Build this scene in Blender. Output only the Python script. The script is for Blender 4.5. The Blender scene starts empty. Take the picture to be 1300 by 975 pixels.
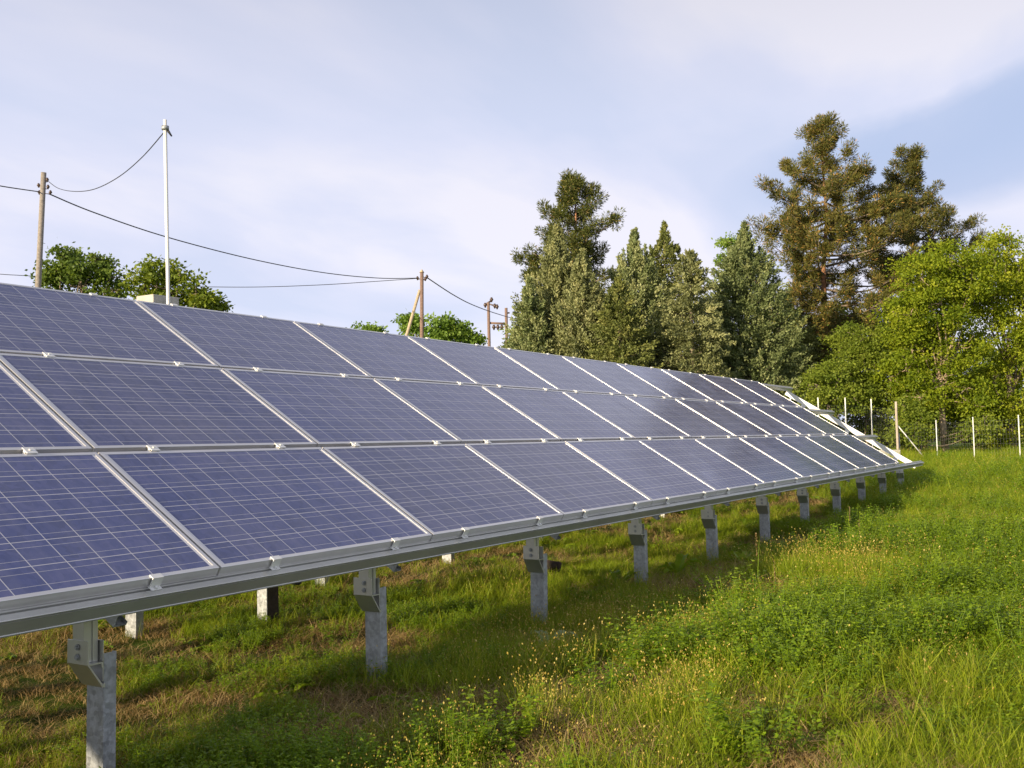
import bpy, bmesh, math, random
import numpy as np
from mathutils import Vector, Matrix

R = math.radians
random.seed(7)
rng = np.random.default_rng(7)
scene = bpy.context.scene
COL = scene.collection

# ------------------------------------------------------------------ camera
CAM = np.array([-3.335, -3.5376, 1.5])
FWD = np.array([0.85861479, 0.50958461, 0.05571506])
RGT = np.array([0.51123338, -0.85921, -0.01996494])
UPV = np.array([-0.03769711, -0.04562559, 0.99824708])
FPX = 1294.364
cam_d = bpy.data.cameras.new('camera')
cam_d.sensor_width = 36.0
cam_d.lens = FPX / 1300 * 36.0
cam_d.clip_start = 0.05
cam_d.clip_end = 6000
cam_o = bpy.data.objects.new('camera', cam_d)
COL.objects.link(cam_o)
M = Matrix.Identity(4)
for i in range(3):
    M[i][0], M[i][1], M[i][2], M[i][3] = RGT[i], UPV[i], -FWD[i], CAM[i]
cam_o.matrix_world = M
scene.camera = cam_o


def at(px, py, D):
    """world point seen at photograph pixel (1300x975) at depth D metres"""
    return CAM + (FWD + RGT * (px - 650) / FPX - UPV * (py - 487.5) / FPX) * D


# ------------------------------------------------------------------ light
SUN_EL, SUN_AZ = 15.0, -76.0          # azimuth measured from +Y towards +X
sd = np.array([math.sin(R(SUN_AZ)) * math.cos(R(SUN_EL)), math.cos(R(SUN_AZ)) * math.cos(R(SUN_EL)), math.sin(R(SUN_EL))])
sun_d = bpy.data.lights.new('sun', 'SUN')
sun_d.energy = 5.0
sun_d.angle = R(0.6)
sun_d.color = (1.0, 0.82, 0.56)
sun_o = bpy.data.objects.new('sun', sun_d)
COL.objects.link(sun_o)
sun_o.rotation_euler = Vector(-sd).to_track_quat('-Z', 'Y').to_euler()
sun_o.location = (-20, 5, 15)

world = bpy.data.worlds.new('World')
scene.world = world
world.use_nodes = True
nt = world.node_tree
for n in list(nt.nodes):
    nt.nodes.remove(n)


def N(t, kind, **kw):
    n = t.nodes.new(kind)
    for k, v in kw.items():
        setattr(n, k, v)
    return n


def ramp(t, fac, stops, interp='LINEAR'):
    n = t.nodes.new('ShaderNodeValToRGB')
    n.color_ramp.interpolation = interp
    e = n.color_ramp.elements
    while len(e) > 1:
        e.remove(e[-1])
    for i, (p, c) in enumerate(stops):
        if i == 0:
            e[0].position = p
            el = e[0]
        else:
            el = e.new(p)
        if not hasattr(c, '__len__'):
            c = (c, c, c)
        el.color = (*c, 1)
    t.links.new(fac, n.inputs[0])
    return n.outputs[0]


def math_(t, op, a, b=None, c=None):
    n = t.nodes.new('ShaderNodeMath')
    n.operation = op
    for i, v in enumerate((a, b, c)):
        if v is None:
            continue
        if isinstance(v, (int, float)):
            n.inputs[i].default_value = v
        else:
            t.links.new(v, n.inputs[i])
    return n.outputs[0]


def mixc(t, f, a, b, blend='MIX'):
    n = t.nodes.new('ShaderNodeMix')
    n.data_type = 'RGBA'
    n.blend_type = blend
    if isinstance(f, (int, float)):
        n.inputs[0].default_value = f
    else:
        t.links.new(f, n.inputs[0])
    for i, v in ((6, a), (7, b)):
        if hasattr(v, '__len__'):
            n.inputs[i].default_value = (*v, 1)
        else:
            t.links.new(v, n.inputs[i])
    return n.outputs[2]


def noise(t, vec, scale, detail=4, rough=.5, dim='3D', dist=0):
    n = t.nodes.new('ShaderNodeTexNoise')
    n.inputs['Scale'].default_value = scale
    n.inputs['Detail'].default_value = detail
    n.inputs['Roughness'].default_value = rough
    n.inputs['Distortion'].default_value = dist
    if vec is not None:
        t.links.new(vec, n.inputs['Vector'])
    return n.outputs[0]


sky = N(nt, 'ShaderNodeTexSky')
sky.sky_type = 'NISHITA'
sky.sun_disc = False
sky.sun_elevation = R(SUN_EL)
sky.sun_rotation = R(SUN_AZ)
sky.air_density = 1.0
sky.dust_density = 0.8
sky.ozone_density = 2.5
tc = N(nt, 'ShaderNodeTexCoord')
sep = N(nt, 'ShaderNodeSeparateXYZ')
nt.links.new(tc.outputs['Generated'], sep.inputs[0])
zz = math_(nt, 'MAXIMUM', sep.outputs[2], 0.0)
den = math_(nt, 'ADD', zz, 0.16)
comb = N(nt, 'ShaderNodeCombineXYZ')
nt.links.new(math_(nt, 'DIVIDE', sep.outputs[0], den), comb.inputs[0])
nt.links.new(math_(nt, 'DIVIDE', sep.outputs[1], den), comb.inputs[1])
mp = N(nt, 'ShaderNodeMapping')
mp.inputs['Rotation'].default_value = (0, 0, R(-28))
mp.inputs['Scale'].default_value = (0.40, 0.72, 1)
mp.inputs['Location'].default_value = (3.1, 1.4, 0)
nt.links.new(comb.outputs[0], mp.inputs[0])
n1 = noise(nt, mp.outputs[0], 0.8, 5, .48, dist=.2)
n2 = noise(nt, mp.outputs[0], 1.9, 6, .50, dist=.25)
cm = math_(nt, 'ADD', math_(nt, 'MULTIPLY', n1, .75), math_(nt, 'MULTIPLY', n2, .25))
veil = ramp(nt, cm, [(0.32, 0.84), (0.45, .95), (0.58, 1.0)])
# the thin veil opens into clear blue towards the right of the view
def unit(v):
    return v / np.linalg.norm(v)
vd = unit(at(1290, 165, 1.0) - CAM)
vr = unit(np.cross(vd, [0, 0, 1.0]))
vu = np.cross(vr, vd)
nrm = N(nt, 'ShaderNodeVectorMath', operation='NORMALIZE')
nt.links.new(tc.outputs['Generated'], nrm.inputs[0])
def dotn(v):
    n = N(nt, 'ShaderNodeVectorMath', operation='DOT_PRODUCT')
    nt.links.new(nrm.outputs[0], n.inputs[0])
    n.inputs[1].default_value = tuple(v)
    return n.outputs['Value']
da, db, dc = dotn(vr), dotn(vu), dotn(vd)
nz_ = math_(nt, 'MULTIPLY', math_(nt, 'SUBTRACT', n2, .5), .16)
dbt = math_(nt, 'ADD', math_(nt, 'SUBTRACT', db, math_(nt, 'MULTIPLY', da, .20)), nz_)
ea = math_(nt, 'POWER', math_(nt, 'ABSOLUTE', math_(nt, 'DIVIDE', da, .27)), 2.0)
eb = math_(nt, 'POWER', math_(nt, 'ABSOLUTE', math_(nt, 'DIVIDE', dbt, .056)), 2.0)
ee = math_(nt, 'ADD', math_(nt, 'ADD', ea, eb), math_(nt, 'MULTIPLY', math_(nt, 'LESS_THAN', dc, 0), 50))
opening = ramp(nt, ee, [(0.0, .08), (0.40, .22), (0.75, .75), (1.0, 1.0)])
ccol = ramp(nt, n2, [(0.38, (0.415, 0.45, 0.575)), (0.50, (0.47, 0.488, 0.60)), (0.61, (0.55, 0.545, 0.615))])
ccol = mixc(nt, opening, (0.30, 0.365, 0.52), ccol)
zf = ramp(nt, zz, [(0.0, 1.10), (0.3, 1.0), (0.62, .60), (1.0, .40)])
ccol = mixc(nt, 1.0, ccol, zf, 'MULTIPLY')
bg1 = N(nt, 'ShaderNodeBackground')
bg1.inputs[1].default_value = 0.15
nt.links.new(sky.outputs[0], bg1.inputs[0])
bg2 = N(nt, 'ShaderNodeBackground')
bg2.inputs[1].default_value = 1.0
nt.links.new(ccol, bg2.inputs[0])
ms = N(nt, 'ShaderNodeMixShader')
nt.links.new(veil, ms.inputs[0])
nt.links.new(bg1.outputs[0], ms.inputs[1])
nt.links.new(bg2.outputs[0], ms.inputs[2])
wo = N(nt, 'ShaderNodeOutputWorld')
nt.links.new(ms.outputs[0], wo.inputs[0])

scene.view_settings.view_transform = 'Standard'
scene.view_settings.look = 'None'
scene.view_settings.exposure = 0.66
scene.view_settings.gamma = 1.0
scene.view_settings.use_curve_mapping = False
scene.cycles.max_bounces = 6
scene.cycles.transparent_max_bounces = 6

# ------------------------------------------------------------------ materials
def mat(name):
    m = bpy.data.materials.new(name)
    m.use_nodes = True
    t = m.node_tree
    for n in list(t.nodes):
        t.nodes.remove(n)
    out = N(t, 'ShaderNodeOutputMaterial')
    return m, t, out


def principled(name, color, rough=.6, metal=0.0, var=.15, nscale=8.0, bump=0.0, bscale=60.0, spec=.5, col2=None, coord='Object'):
    m, t, out = mat(name)
    b = N(t, 'ShaderNodeBsdfPrincipled')
    tcn = N(t, 'ShaderNodeTexCoord')
    v = tcn.outputs[coord]
    nz = noise(t, v, nscale, 5, .6)
    c2 = col2 if col2 is not None else tuple(c * (1 - var) for c in color)
    c1 = color if col2 is not None else tuple(min(1, c * (1 + var)) for c in color)
    cc = ramp(t, nz, [(.35, c2), (.65, c1)])
    t.links.new(cc, b.inputs['Base Color'])
    b.inputs['Roughness'].default_value = rough
    b.inputs['Metallic'].default_value = metal
    b.inputs['Specular IOR Level'].default_value = spec
    if bump:
        bn = N(t, 'ShaderNodeBump')
        bn.inputs['Strength'].default_value = bump
        bn.inputs['Distance'].default_value = .01
        t.links.new(noise(t, v, bscale, 4, .6), bn.inputs['Height'])
        t.links.new(bn.outputs[0], b.inputs['Normal'])
    t.links.new(b.outputs[0], out.inputs[0])
    return m


def foliage(name, stops, transl=.35, rough=.6, obj_var=.12):
    """leaf material: colour picked by a per-leaf random attribute"""
    m, t, out = mat(name)
    a = N(t, 'ShaderNodeAttribute')
    a.attribute_name = 'leafvar'
    oi = N(t, 'ShaderNodeObjectInfo')
    f = math_(t, 'ADD', a.outputs['Fac'], math_(t, 'MULTIPLY', math_(t, 'SUBTRACT', oi.outputs['Random'], .5), obj_var * 2))
    cc = ramp(t, f, stops)
    d = N(t, 'ShaderNodeBsdfPrincipled')
    d.inputs['Roughness'].default_value = rough
    d.inputs['Specular IOR Level'].default_value = .25
    t.links.new(cc, d.inputs['Base Color'])
    tr = N(t, 'ShaderNodeBsdfTranslucent')
    t.links.new(mixc(t, 1.0, cc, (1.35, 1.25, .55), 'MULTIPLY'), tr.inputs[0])
    mx = N(t, 'ShaderNodeMixShader')
    mx.inputs[0].default_value = transl
    t.links.new(d.outputs[0], mx.inputs[1])
    t.links.new(tr.outputs[0], mx.inputs[2])
    t.links.new(mx.outputs[0], out.inputs[0])
    return m


MT = {}
MT['galv'] = principled('galvanised_steel', (.36, .38, .40), .46, .45, nscale=14, var=.18, bump=.15, bscale=90)
def spangle(m, amount=.22, scale=55):
    t = m.node_tree
    b = next(n for n in t.nodes if n.type == 'BSDF_PRINCIPLED')
    src = b.inputs['Base Color'].links[0].from_socket
    tcn = next(n for n in t.nodes if n.type == 'TEX_COORD')
    vo = N(t, 'ShaderNodeTexVoronoi')
    vo.inputs['Scale'].default_value = scale
    t.links.new(tcn.outputs['Object'], vo.inputs['Vector'])
    se = N(t, 'ShaderNodeSeparateXYZ')
    t.links.new(vo.outputs['Color'], se.inputs[0])
    mpn = N(t, 'ShaderNodeMapping')
    mpn.inputs['Scale'].default_value = (1, 1, .12)
    t.links.new(tcn.outputs['Object'], mpn.inputs[0])
    st = noise(t, mpn.outputs[0], 45, 5, .65)
    f = math_(t, 'ADD', math_(t, 'MULTIPLY', se.outputs[0], .5), math_(t, 'MULTIPLY', st, .5))
    tone = ramp(t, f, [(.2, 1 - amount), (.8, 1 + amount)])
    t.links.new(mixc(t, 1.0, src, tone, 'MULTIPLY'), b.inputs['Base Color'])
    t.links.new(ramp(t, f, [(.2, .38), (.8, .62)]), b.inputs['Roughness'])


spangle(MT['galv'])
MT['alu'] = principled('aluminium', (.55, .55, .52), .38, .7, nscale=5, var=.06)
MT['alu_frame'] = principled('anodised_frame', (.74, .73, .73), .36, .7, nscale=3, var=.05)
MT['rail'] = principled('rail_aluminium', (.56, .56, .53), .36, .55, nscale=3, var=.08, bump=.05, bscale=150)
MT['bright_steel'] = principled('zinc_steel', (.80, .80, .78), .5, .1, nscale=9, var=.06)
MT['backsheet'] = principled('backsheet', (.5, .5, .5), .6)
MT['black'] = principled('black_plastic', (.02, .02, .02), .5)
MT['cable'] = principled('cable_black', (.03, .03, .035), .6)
MT['concrete'] = principled('concrete', (.50, .47, .42), .9, 0, nscale=10, var=.16, bump=.5, bscale=50)
MT['dark_wood'] = principled('dark_wood', (.07, .05, .04), .85, 0, nscale=12, var=.3, bump=.5, bscale=40)
MT['wood'] = principled('weathered_wood', (.27, .24, .21), .85, 0, nscale=20, var=.25, bump=.4, bscale=60)
MT['wood_red'] = principled('tarred_wood', (.21, .14, .11), .85, 0, nscale=20, var=.25, bump=.4, bscale=60)
MT['wood_pale'] = principled('pale_wood', (.50, .40, .27), .85, 0, nscale=20, var=.2)
MT['white_pole'] = principled('white_paint', (.78, .78, .76), .5, 0, nscale=5, var=.05)
MT['porcelain'] = principled('brown_porcelain', (.09, .06, .05), .3)
MT['wire_mesh'] = principled('fence_wire', (.30, .31, .30), .6, .3)
MT['pink_post'] = principled('painted_post', (.42, .35, .29), .7, 0, nscale=6, var=.1)
MT['pine_bark'] = principled('pine_bark', (.34, .17, .09), .9, 0, nscale=4, var=.3, bump=.8, bscale=9)
MT['bark'] = principled('grey_bark', (.20, .16, .12), .9, 0, nscale=6, var=.3, bump=.8, bscale=14)
MT['bark_pale'] = principled('pale_bark', (.34, .26, .18), .9, 0, nscale=6, var=.3, bump=.8, bscale=14)
MT['pine'] = foliage('pine_needles', [(0, (.045, .060, .014)), (.45, (.095, .115, .024)), (.8, (.165, .165, .04)), (1, (.26, .20, .06))], .15)
MT['pine_red'] = foliage('pine_needles_with_cones', [(0, (.055, .062, .016)), (.4, (.11, .118, .026)), (.72, (.18, .155, .036)), (1, (.40, .24, .07))], .15)
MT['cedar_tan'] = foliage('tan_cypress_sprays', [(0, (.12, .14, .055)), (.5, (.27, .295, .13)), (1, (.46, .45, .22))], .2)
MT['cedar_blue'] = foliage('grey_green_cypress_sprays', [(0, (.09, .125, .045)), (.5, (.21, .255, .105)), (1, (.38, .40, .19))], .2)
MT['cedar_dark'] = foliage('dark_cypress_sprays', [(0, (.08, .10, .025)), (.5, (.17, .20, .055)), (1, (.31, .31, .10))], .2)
MT['lime'] = foliage('lime_leaves', [(0, (.10, .16, .010)), (.5, (.22, .29, .016)), (1, (.39, .43, .035))], .45)
MT['bush'] = foliage('bush_leaves', [(0, (.09, .14, .015)), (.5, (.185, .25, .03)), (1, (.30, .35, .05))], .42)
MT['olive_dark'] = foliage('dark_broad_leaves', [(0, (.07, .115, .02)), (.5, (.13, .20, .035)), (1, (.23, .30, .06))], .4)
MT['spring'] = foliage('spring_leaves', [(0, (.12, .21, .03)), (.5, (.20, .32, .06)), (1, (.30, .42, .10))], .45)
MT['grass'] = foliage('grass_blades', [(0, (.09, .155, .007)), (.4, (.19, .275, .012)), (.85, (.32, .375, .024)), (1, (.46, .40, .09))], .4, .5, .2)
MT['clover'] = foliage('weed_leaves', [(0, (.095, .18, .008)), (.5, (.20, .315, .014)), (1, (.33, .42, .03))], .4, .5, .2)
MT['straw'] = foliage('dry_grass', [(0, (.20, .12, .05)), (.5, (.36, .25, .11)), (1, (.50, .40, .20))], .25, .7, .15)
MT['seed'] = foliage('yellow_seed_heads', [(0, (.34, .25, .05)), (.5, (.50, .38, .08)), (1, (.60, .50, .18))], .25, .7, .15)
MT['sage'] = foliage('grey_green_leaf', [(0, (.22, .30, .16)), (.5, (.32, .40, .24)), (1, (.40, .48, .30))], .3, .7, .1)


def pv_glass():
    m, t, out = mat('solar_cells_under_glass')
    uv = N(t, 'ShaderNodeUVMap')
    uv.uv_map = 'cells'
    s = N(t, 'ShaderNodeSeparateXYZ')
    t.links.new(uv.outputs[0], s.inputs[0])
    u, v = s.outputs[0], s.outputs[1]          # units: cells

    def band(x, centre, half):                  # 1 inside |frac(x)-centre|<half
        fr = math_(t, 'FRACT', x)
        return math_(t, 'LESS_THAN', math_(t, 'ABSOLUTE', math_(t, 'SUBTRACT', fr, centre)), half)

    def edge(x, half):
        fr = math_(t, 'FRACT', x)
        return math_(t, 'GREATER_THAN', math_(t, 'ABSOLUTE', math_(t, 'SUBTRACT', fr, .5)), .5 - half)
    gap = math_(t, 'MAXIMUM', edge(u, .0135), edge(v, .0125))
    bus = math_(t, 'MAXIMUM', band(v, .25, .0062), band(v, .75, .0062))
    inside = math_(t, 'MULTIPLY', math_(t, 'MULTIPLY', math_(t, 'GREATER_THAN', u, 0.0), math_(t, 'LESS_THAN', u, 10.0)),
                   math_(t, 'MULTIPLY', math_(t, 'GREATER_THAN', v, 0.0), math_(t, 'LESS_THAN', v, 6.0)))
    border = math_(t, 'SUBTRACT', 1.0, inside)
    # polycrystalline flakes
    mpn = N(t, 'ShaderNodeMapping')
    mpn.inputs['Scale'].default_value = (9, 9, 9)
    tcn = N(t, 'ShaderNodeTexCoord')
    t.links.new(tcn.outputs['Object'], mpn.inputs[0])
    vo = N(t, 'ShaderNodeTexVoronoi')
    vo.inputs['Scale'].default_value = 4.0
    t.links.new(mpn.outputs[0], vo.inputs['Vector'])
    sc = N(t, 'ShaderNodeSeparateXYZ')
    t.links.new(vo.outputs['Color'], sc.inputs[0])
    # per-cell tone
    fl = N(t, 'ShaderNodeVectorMath', operation='FLOOR')
    t.links.new(uv.outputs[0], fl.inputs[0])
    oi = N(t, 'ShaderNodeObjectInfo')
    ad = N(t, 'ShaderNodeVectorMath', operation='ADD')
    t.links.new(fl.outputs[0], ad.inputs[0])
    cb = N(t, 'ShaderNodeCombineXYZ')
    t.links.new(math_(t, 'MULTIPLY', oi.outputs['Random'], 57.0), cb.inputs[2])
    t.links.new(cb.outputs[0], ad.inputs[1])
    wn = N(t, 'ShaderNodeTexWhiteNoise')
    t.links.new(ad.outputs[0], wn.inputs['Vector'])
    tone = math_(t, 'ADD', math_(t, 'MULTIPLY', sc.outputs[0], .55), math_(t, 'MULTIPLY', wn.outputs['Value'], .45))
    cell = ramp(t, tone, [(0, (.035, .053, .165)), (.5, (.052, .073, .212)), (1, (.078, .095, .245))])
    cell = mixc(t, 1.0, cell, ramp(t, oi.outputs['Random'], [(0, .86), (1, 1.12)]), 'MULTIPLY')
    c = mixc(t, bus, cell, (.54, .54, .57))
    c = mixc(t, gap, c, (.58, .58, .62))
    c = mixc(t, border, c, (.74, .73, .75))
    geo = N(t, 'ShaderNodeNewGeometry')
    mps = N(t, 'ShaderNodeMapping')
    mps.inputs['Scale'].default_value = (9, .8, .8)
    t.links.new(geo.outputs['Position'], mps.inputs[0])
    streak = noise(t, mps.outputs[0], 1.6, 5, .65)
    blot = noise(t, geo.outputs['Position'], 1.1, 5, .6)
    dust = math_(t, 'ADD', math_(t, 'MULTIPLY', streak, .45), math_(t, 'MULTIPLY', blot, .55))
    dust = ramp(t, dust, [(.38, .15), (.62, 1.0)])
    c = mixc(t, math_(t, 'MULTIPLY', dust, .17), c, (.45, .42, .42))
    b = N(t, 'ShaderNodeBsdfPrincipled')
    t.links.new(c, b.inputs['Base Color'])
    t.links.new(ramp(t, dust, [(.2, .13), (.9, .27)]), b.inputs['Roughness'])
    b.inputs['IOR'].default_value = 1.45
    t.links.new(b.outputs[0], out.inputs[0])
    return m


MT['pv'] = pv_glass()

# ------------------------------------------------------------------ helpers
def link(name, me, m=None, parent=None, loc=None):
    o = bpy.data.objects.new(name, me)
    COL.objects.link(o)
    if m is not None and me is not None:
        for x in (m if isinstance(m, (list, tuple)) else [m]):
            me.materials.append(x)
    if parent is not None:
        o.parent = parent
    if loc is not None:
        o.location = loc
    return o


def tag(o, label=None, cat=None, group=None, kind=None):
    if label: o['label'] = label
    if cat: o['category'] = cat
    if group: o['group'] = group
    if kind: o['kind'] = kind
    return o


def empty(name, loc, label, cat, group=None):
    o = bpy.data.objects.new(name, None)
    o.empty_display_size = .2
    COL.objects.link(o)
    o.location = loc
    return tag(o, label, cat, group)


def bm_box(bm, x0, x1, y0, y1, z0, z1, bev=0.0, T=None, mi=0):
    vs = [bm.verts.new((x, y, z)) for x in (x0, x1) for y in (y0, y1) for z in (z0, z1)]
    fs = [(0, 1, 3, 2), (4, 6, 7, 5), (0, 4, 5, 1), (2, 3, 7, 6), (0, 2, 6, 4), (1, 5, 7, 3)]
    faces = [bm.faces.new([vs[i] for i in f]) for f in fs]
    for f in faces:
        f.material_index = mi
    if bev:
        ed = list({e for f in faces for e in f.edges})
        r = bmesh.ops.bevel(bm, geom=ed, offset=bev, segments=1, affect='EDGES')
        vs = list({v for f in r['faces'] for v in f.verts} | {v for v in vs if v.is_valid})
    if T is not None:
        bmesh.ops.transform(bm, matrix=T, verts=[v for v in vs if v.is_valid])
    return bm


def bm_prism(bm, prof, axis, a0, a1, T=None, mi=0):
    """closed 2-D profile extruded along an axis. axis 'x': prof=(y,z); 'y': prof=(x,z); 'z': prof=(x,y)"""
    def mk(p, a):
        if axis == 'x': return (a, p[0], p[1])
        if axis == 'y': return (p[0], a, p[1])
        return (p[0], p[1], a)
    A = [bm.verts.new(mk(p, a0)) for p in prof]
    B = [bm.verts.new(mk(p, a1)) for p in prof]
    n = len(prof)
    fs = [bm.faces.new([A[i], A[(i + 1) % n], B[(i + 1) % n], B[i]]) for i in range(n)]
    fs.append(bm.faces.new(A[::-1]))
    fs.append(bm.faces.new(B))
    for f in fs:
        f.material_index = mi
    if T is not None:
        bmesh.ops.transform(bm, matrix=T, verts=A + B)
    return bm


def bm_tube(bm, pts, radii, seg=8, cap=True):
    pts = [Vector(p) for p in pts]
    if not hasattr(radii, '__len__'):
        radii = [radii] * len(pts)
    rings = []
    ref = None
    for i, p in enumerate(pts):
        d = (pts[min(i + 1, len(pts) - 1)] - pts[max(i - 1, 0)])
        if d.length < 1e-9: d = Vector((0, 0, 1))
        d.normalize()
        if ref is None:
            ref = Vector((1, 0, 0)) if abs(d.x) < .8 else Vector((0, 1, 0))
        a = (ref - d * ref.dot(d)).normalized()
        b = d.cross(a)
        ref = a
        rings.append([bm.verts.new(p + (a * math.cos(2 * math.pi * k / seg) + b * math.sin(2 * math.pi * k / seg)) * radii[i]) for k in range(seg)])
    for r0, r1 in zip(rings, rings[1:]):
        for k in range(seg):
            f = bm.faces.new([r0[k], r0[(k + 1) % seg], r1[(k + 1) % seg], r1[k]])
            f.smooth = True
    if cap and seg > 2:
        bm.faces.new(rings[0][::-1])
        bm.faces.new(rings[-1])
    return bm


def bm_done(bm, name):
    bmesh.ops.recalc_face_normals(bm, faces=bm.faces[:])
    me = bpy.data.meshes.new(name)
    bm.to_mesh(me)
    bm.free()
    return me


def obj(name, bm, m, parent=None, loc=None):
    return link(name, bm_done(bm, name), m, parent, loc)


# ------------------------------------------------------------------ terrain
def gz(x, y):
    x = np.asarray(x, float); y = np.asarray(y, float)
    a = .015 * np.clip(x, 0, 20)
    s = np.clip((y - .3) / 2.6, 0, 1)
    b = .18 * s * s * (3 - 2 * s) * np.clip((40 - x) / 20, 0, 1)
    c = .025 * np.sin(x * 1.3 + 1.1 * y) + .02 * np.sin(y * 2.1 - .7 * x + 2) + .012 * np.sin(3.7 * x + 2.9 * y)
    return a + b + c


def build_ground():
    def axis(lo, hi, near_lo, near_hi, step):
        a = list(np.arange(near_lo, near_hi + 1e-6, step))
        s = step
        while a[-1] < hi:
            s *= 1.35
            a.append(a[-1] + s)
        s = step
        while a[0] > lo:
            s *= 1.35
            a.insert(0, a[0] - s)
        return np.array(a)
    xs = axis(-2500, 2500, -8, 30, .25)
    ys = axis(-2500, 2500, -8, 10, .25)
    X, Y = np.meshgrid(xs, ys, indexing='ij')
    Z = gz(X, Y)
    V = np.stack([X, Y, Z], -1).reshape(-1, 3)
    nx, ny = len(xs), len(ys)
    i, j = np.meshgrid(np.arange(nx - 1), np.arange(ny - 1), indexing='ij')
    q = np.stack([i * ny + j, (i + 1) * ny + j, (i + 1) * ny + j + 1, i * ny + j + 1], -1).reshape(-1, 4)
    me = bpy.data.meshes.new('ground')
    me.from_pydata(V.tolist(), [], q.tolist())
    for p in me.polygons: p.use_smooth = True
    m, t, out = mat('meadow_soil')
    tcn = N(t, 'ShaderNodeTexCoord')
    v = tcn.outputs['Object']
    a = noise(t, v, .9, 6, .62)
    b_ = noise(t, v, 22, 5, .65)
    f = math_(t, 'ADD', math_(t, 'MULTIPLY', a, .55), math_(t, 'MULTIPLY', b_, .45))
    c = ramp(t, f, [(.36, (.045, .085, .008)), (.49, (.065, .11, .010)), (.57, (.10, .13, .018)), (.66, (.15, .11, .05))])
    b = N(t, 'ShaderNodeBsdfPrincipled')
    b.inputs['Roughness'].default_value = .95
    b.inputs['Specular IOR Level'].default_value = .1
    t.links.new(c, b.inputs['Base Color'])
    bp = N(t, 'ShaderNodeBump')
    bp.inputs['Strength'].default_value = .9
    bp.inputs['Distance'].default_value = .05
    t.links.new(noise(t, v, 45, 5, .7), bp.inputs['Height'])
    t.links.new(bp.outputs[0], b.inputs['Normal'])
    t.links.new(b.outputs[0], out.inputs[0])
    o = link('ground', me, m)
    tag(o, kind='structure')


build_ground()

# ------------------------------------------------------------------ the solar array
TILT = 31.82
SX, SY = math.cos(R(TILT)), math.sin(R(TILT))
Z0 = 0.953
PX, PY = 1.67, 1.039            # pitch along the row / up the slope
PW, PH = 1.655, 1.013           # module
TS = Matrix.Translation((0, 0, Z0)) @ Matrix.Rotation(R(TILT), 4, 'X')   # local (x, s, n) -> world

array = empty('solar_panel_array', (0, 0, 0), 'long tilted solar panel array of three rows of blue panels standing on galvanised posts', 'solar array')

FH = .046


def panel_meshes():
    bm = bmesh.new()
    l = .021
    x0, x1, y0, y1 = 0, PW, 0, PH
    # frame: mitred ring, top lip and outer wall
    def ring(xa, xb, ya, yb, z):
        return [bm.verts.new(p) for p in ((xa, ya, z), (xb, ya, z), (xb, yb, z), (xa, yb, z))]
    e = .0015
    r = [ring(x0, x1, y0, y1, -FH), ring(x0, x1, y0, y1, -e), ring(x0 + e, x1 - e, y0 + e, y1 - e, 0),
         ring(x0 + l - e, x1 - l + e, y0 + l - e, y1 - l + e, 0), ring(x0 + l, x1 - l, y0 + l, y1 - l, -e), ring(x0 + l, x1 - l, y0 + l, y1 - l, -.010),
         ring(x0 + .004, x1 - .004, y0 + .004, y1 - .004, -.010), ring(x0 + .004, x1 - .004, y0 + .004, y1 - .004, -FH + .003),
         ring(x0 + .03, x1 - .03, y0 + .03, y1 - .03, -FH + .003), ring(x0 + .03, x1 - .03, y0 + .03, y1 - .03, -FH)]
    for a, b in zip(r, r[1:] + r[:1]):
        for k in range(4):
            bm.faces.new([a[k], a[(k + 1) % 4], b[(k + 1) % 4], b[k]])
    fr = bm_done(bm, 'panel')
    fr.materials.append(MT['alu_frame'])
    # glass laminate
    bm = bmesh.new()
    uvl = bm.loops.layers.uv.new('cells')
    c = .1582
    cv = .1620
    ox, oy = (PW - 10 * c) / 2, (PH - 6 * cv) / 2
    g = l + .0003
    top = [bm.verts.new(p) for p in ((g, g, -.0035), (PW - g, g, -.0035), (PW - g, PH - g, -.0035), (g, PH - g, -.0035))]
    bot = [bm.verts.new((v.co.x, v.co.y, -.009)) for v in top]
    f = bm.faces.new(top)
    for lp in f.loops:
        lp[uvl].uv = ((lp.vert.co.x - ox) / c, (lp.vert.co.y - oy) / cv)
    f2 = bm.faces.new(bot[::-1]); f2.material_index = 1
    for k in range(4):
        q = bm.faces.new([top[k], bot[k], bot[(k + 1) % 4], top[(k + 1) % 4]]); q.material_index = 1
    gl = bm_done(bm, 'glass')
    gl.materials.append(MT['pv']); gl.materials.append(MT['backsheet'])
    return fr, gl


FRM, GLS = panel_meshes()
COLS = range(-5, 10)
for r_ in range(3):
    for c_ in COLS:
        p = link('panel', FRM, None, array)
        jit = Matrix.Translation((rng.normal(0, .0012), rng.normal(0, .001), 0)) @ Matrix.Rotation(rng.normal(0, .0010), 4, 'X') @ Matrix.Rotation(rng.normal(0, .0007), 4, 'Y')
        p.matrix_local = TS @ Matrix.Translation((c_ * PX + .0075, r_ * PY + (.0130 if r_ else 0.0), 0)) @ jit
        g = link('glass', GLS, None, p)

ARX0, ARX1 = COLS[0] * PX, 10 * PX
RX0, RX1 = ARX0 - .15, 19.32
# rails (local s, n), a hollow extrusion with a slot in its top and lips on its faces
RH = .078


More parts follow.
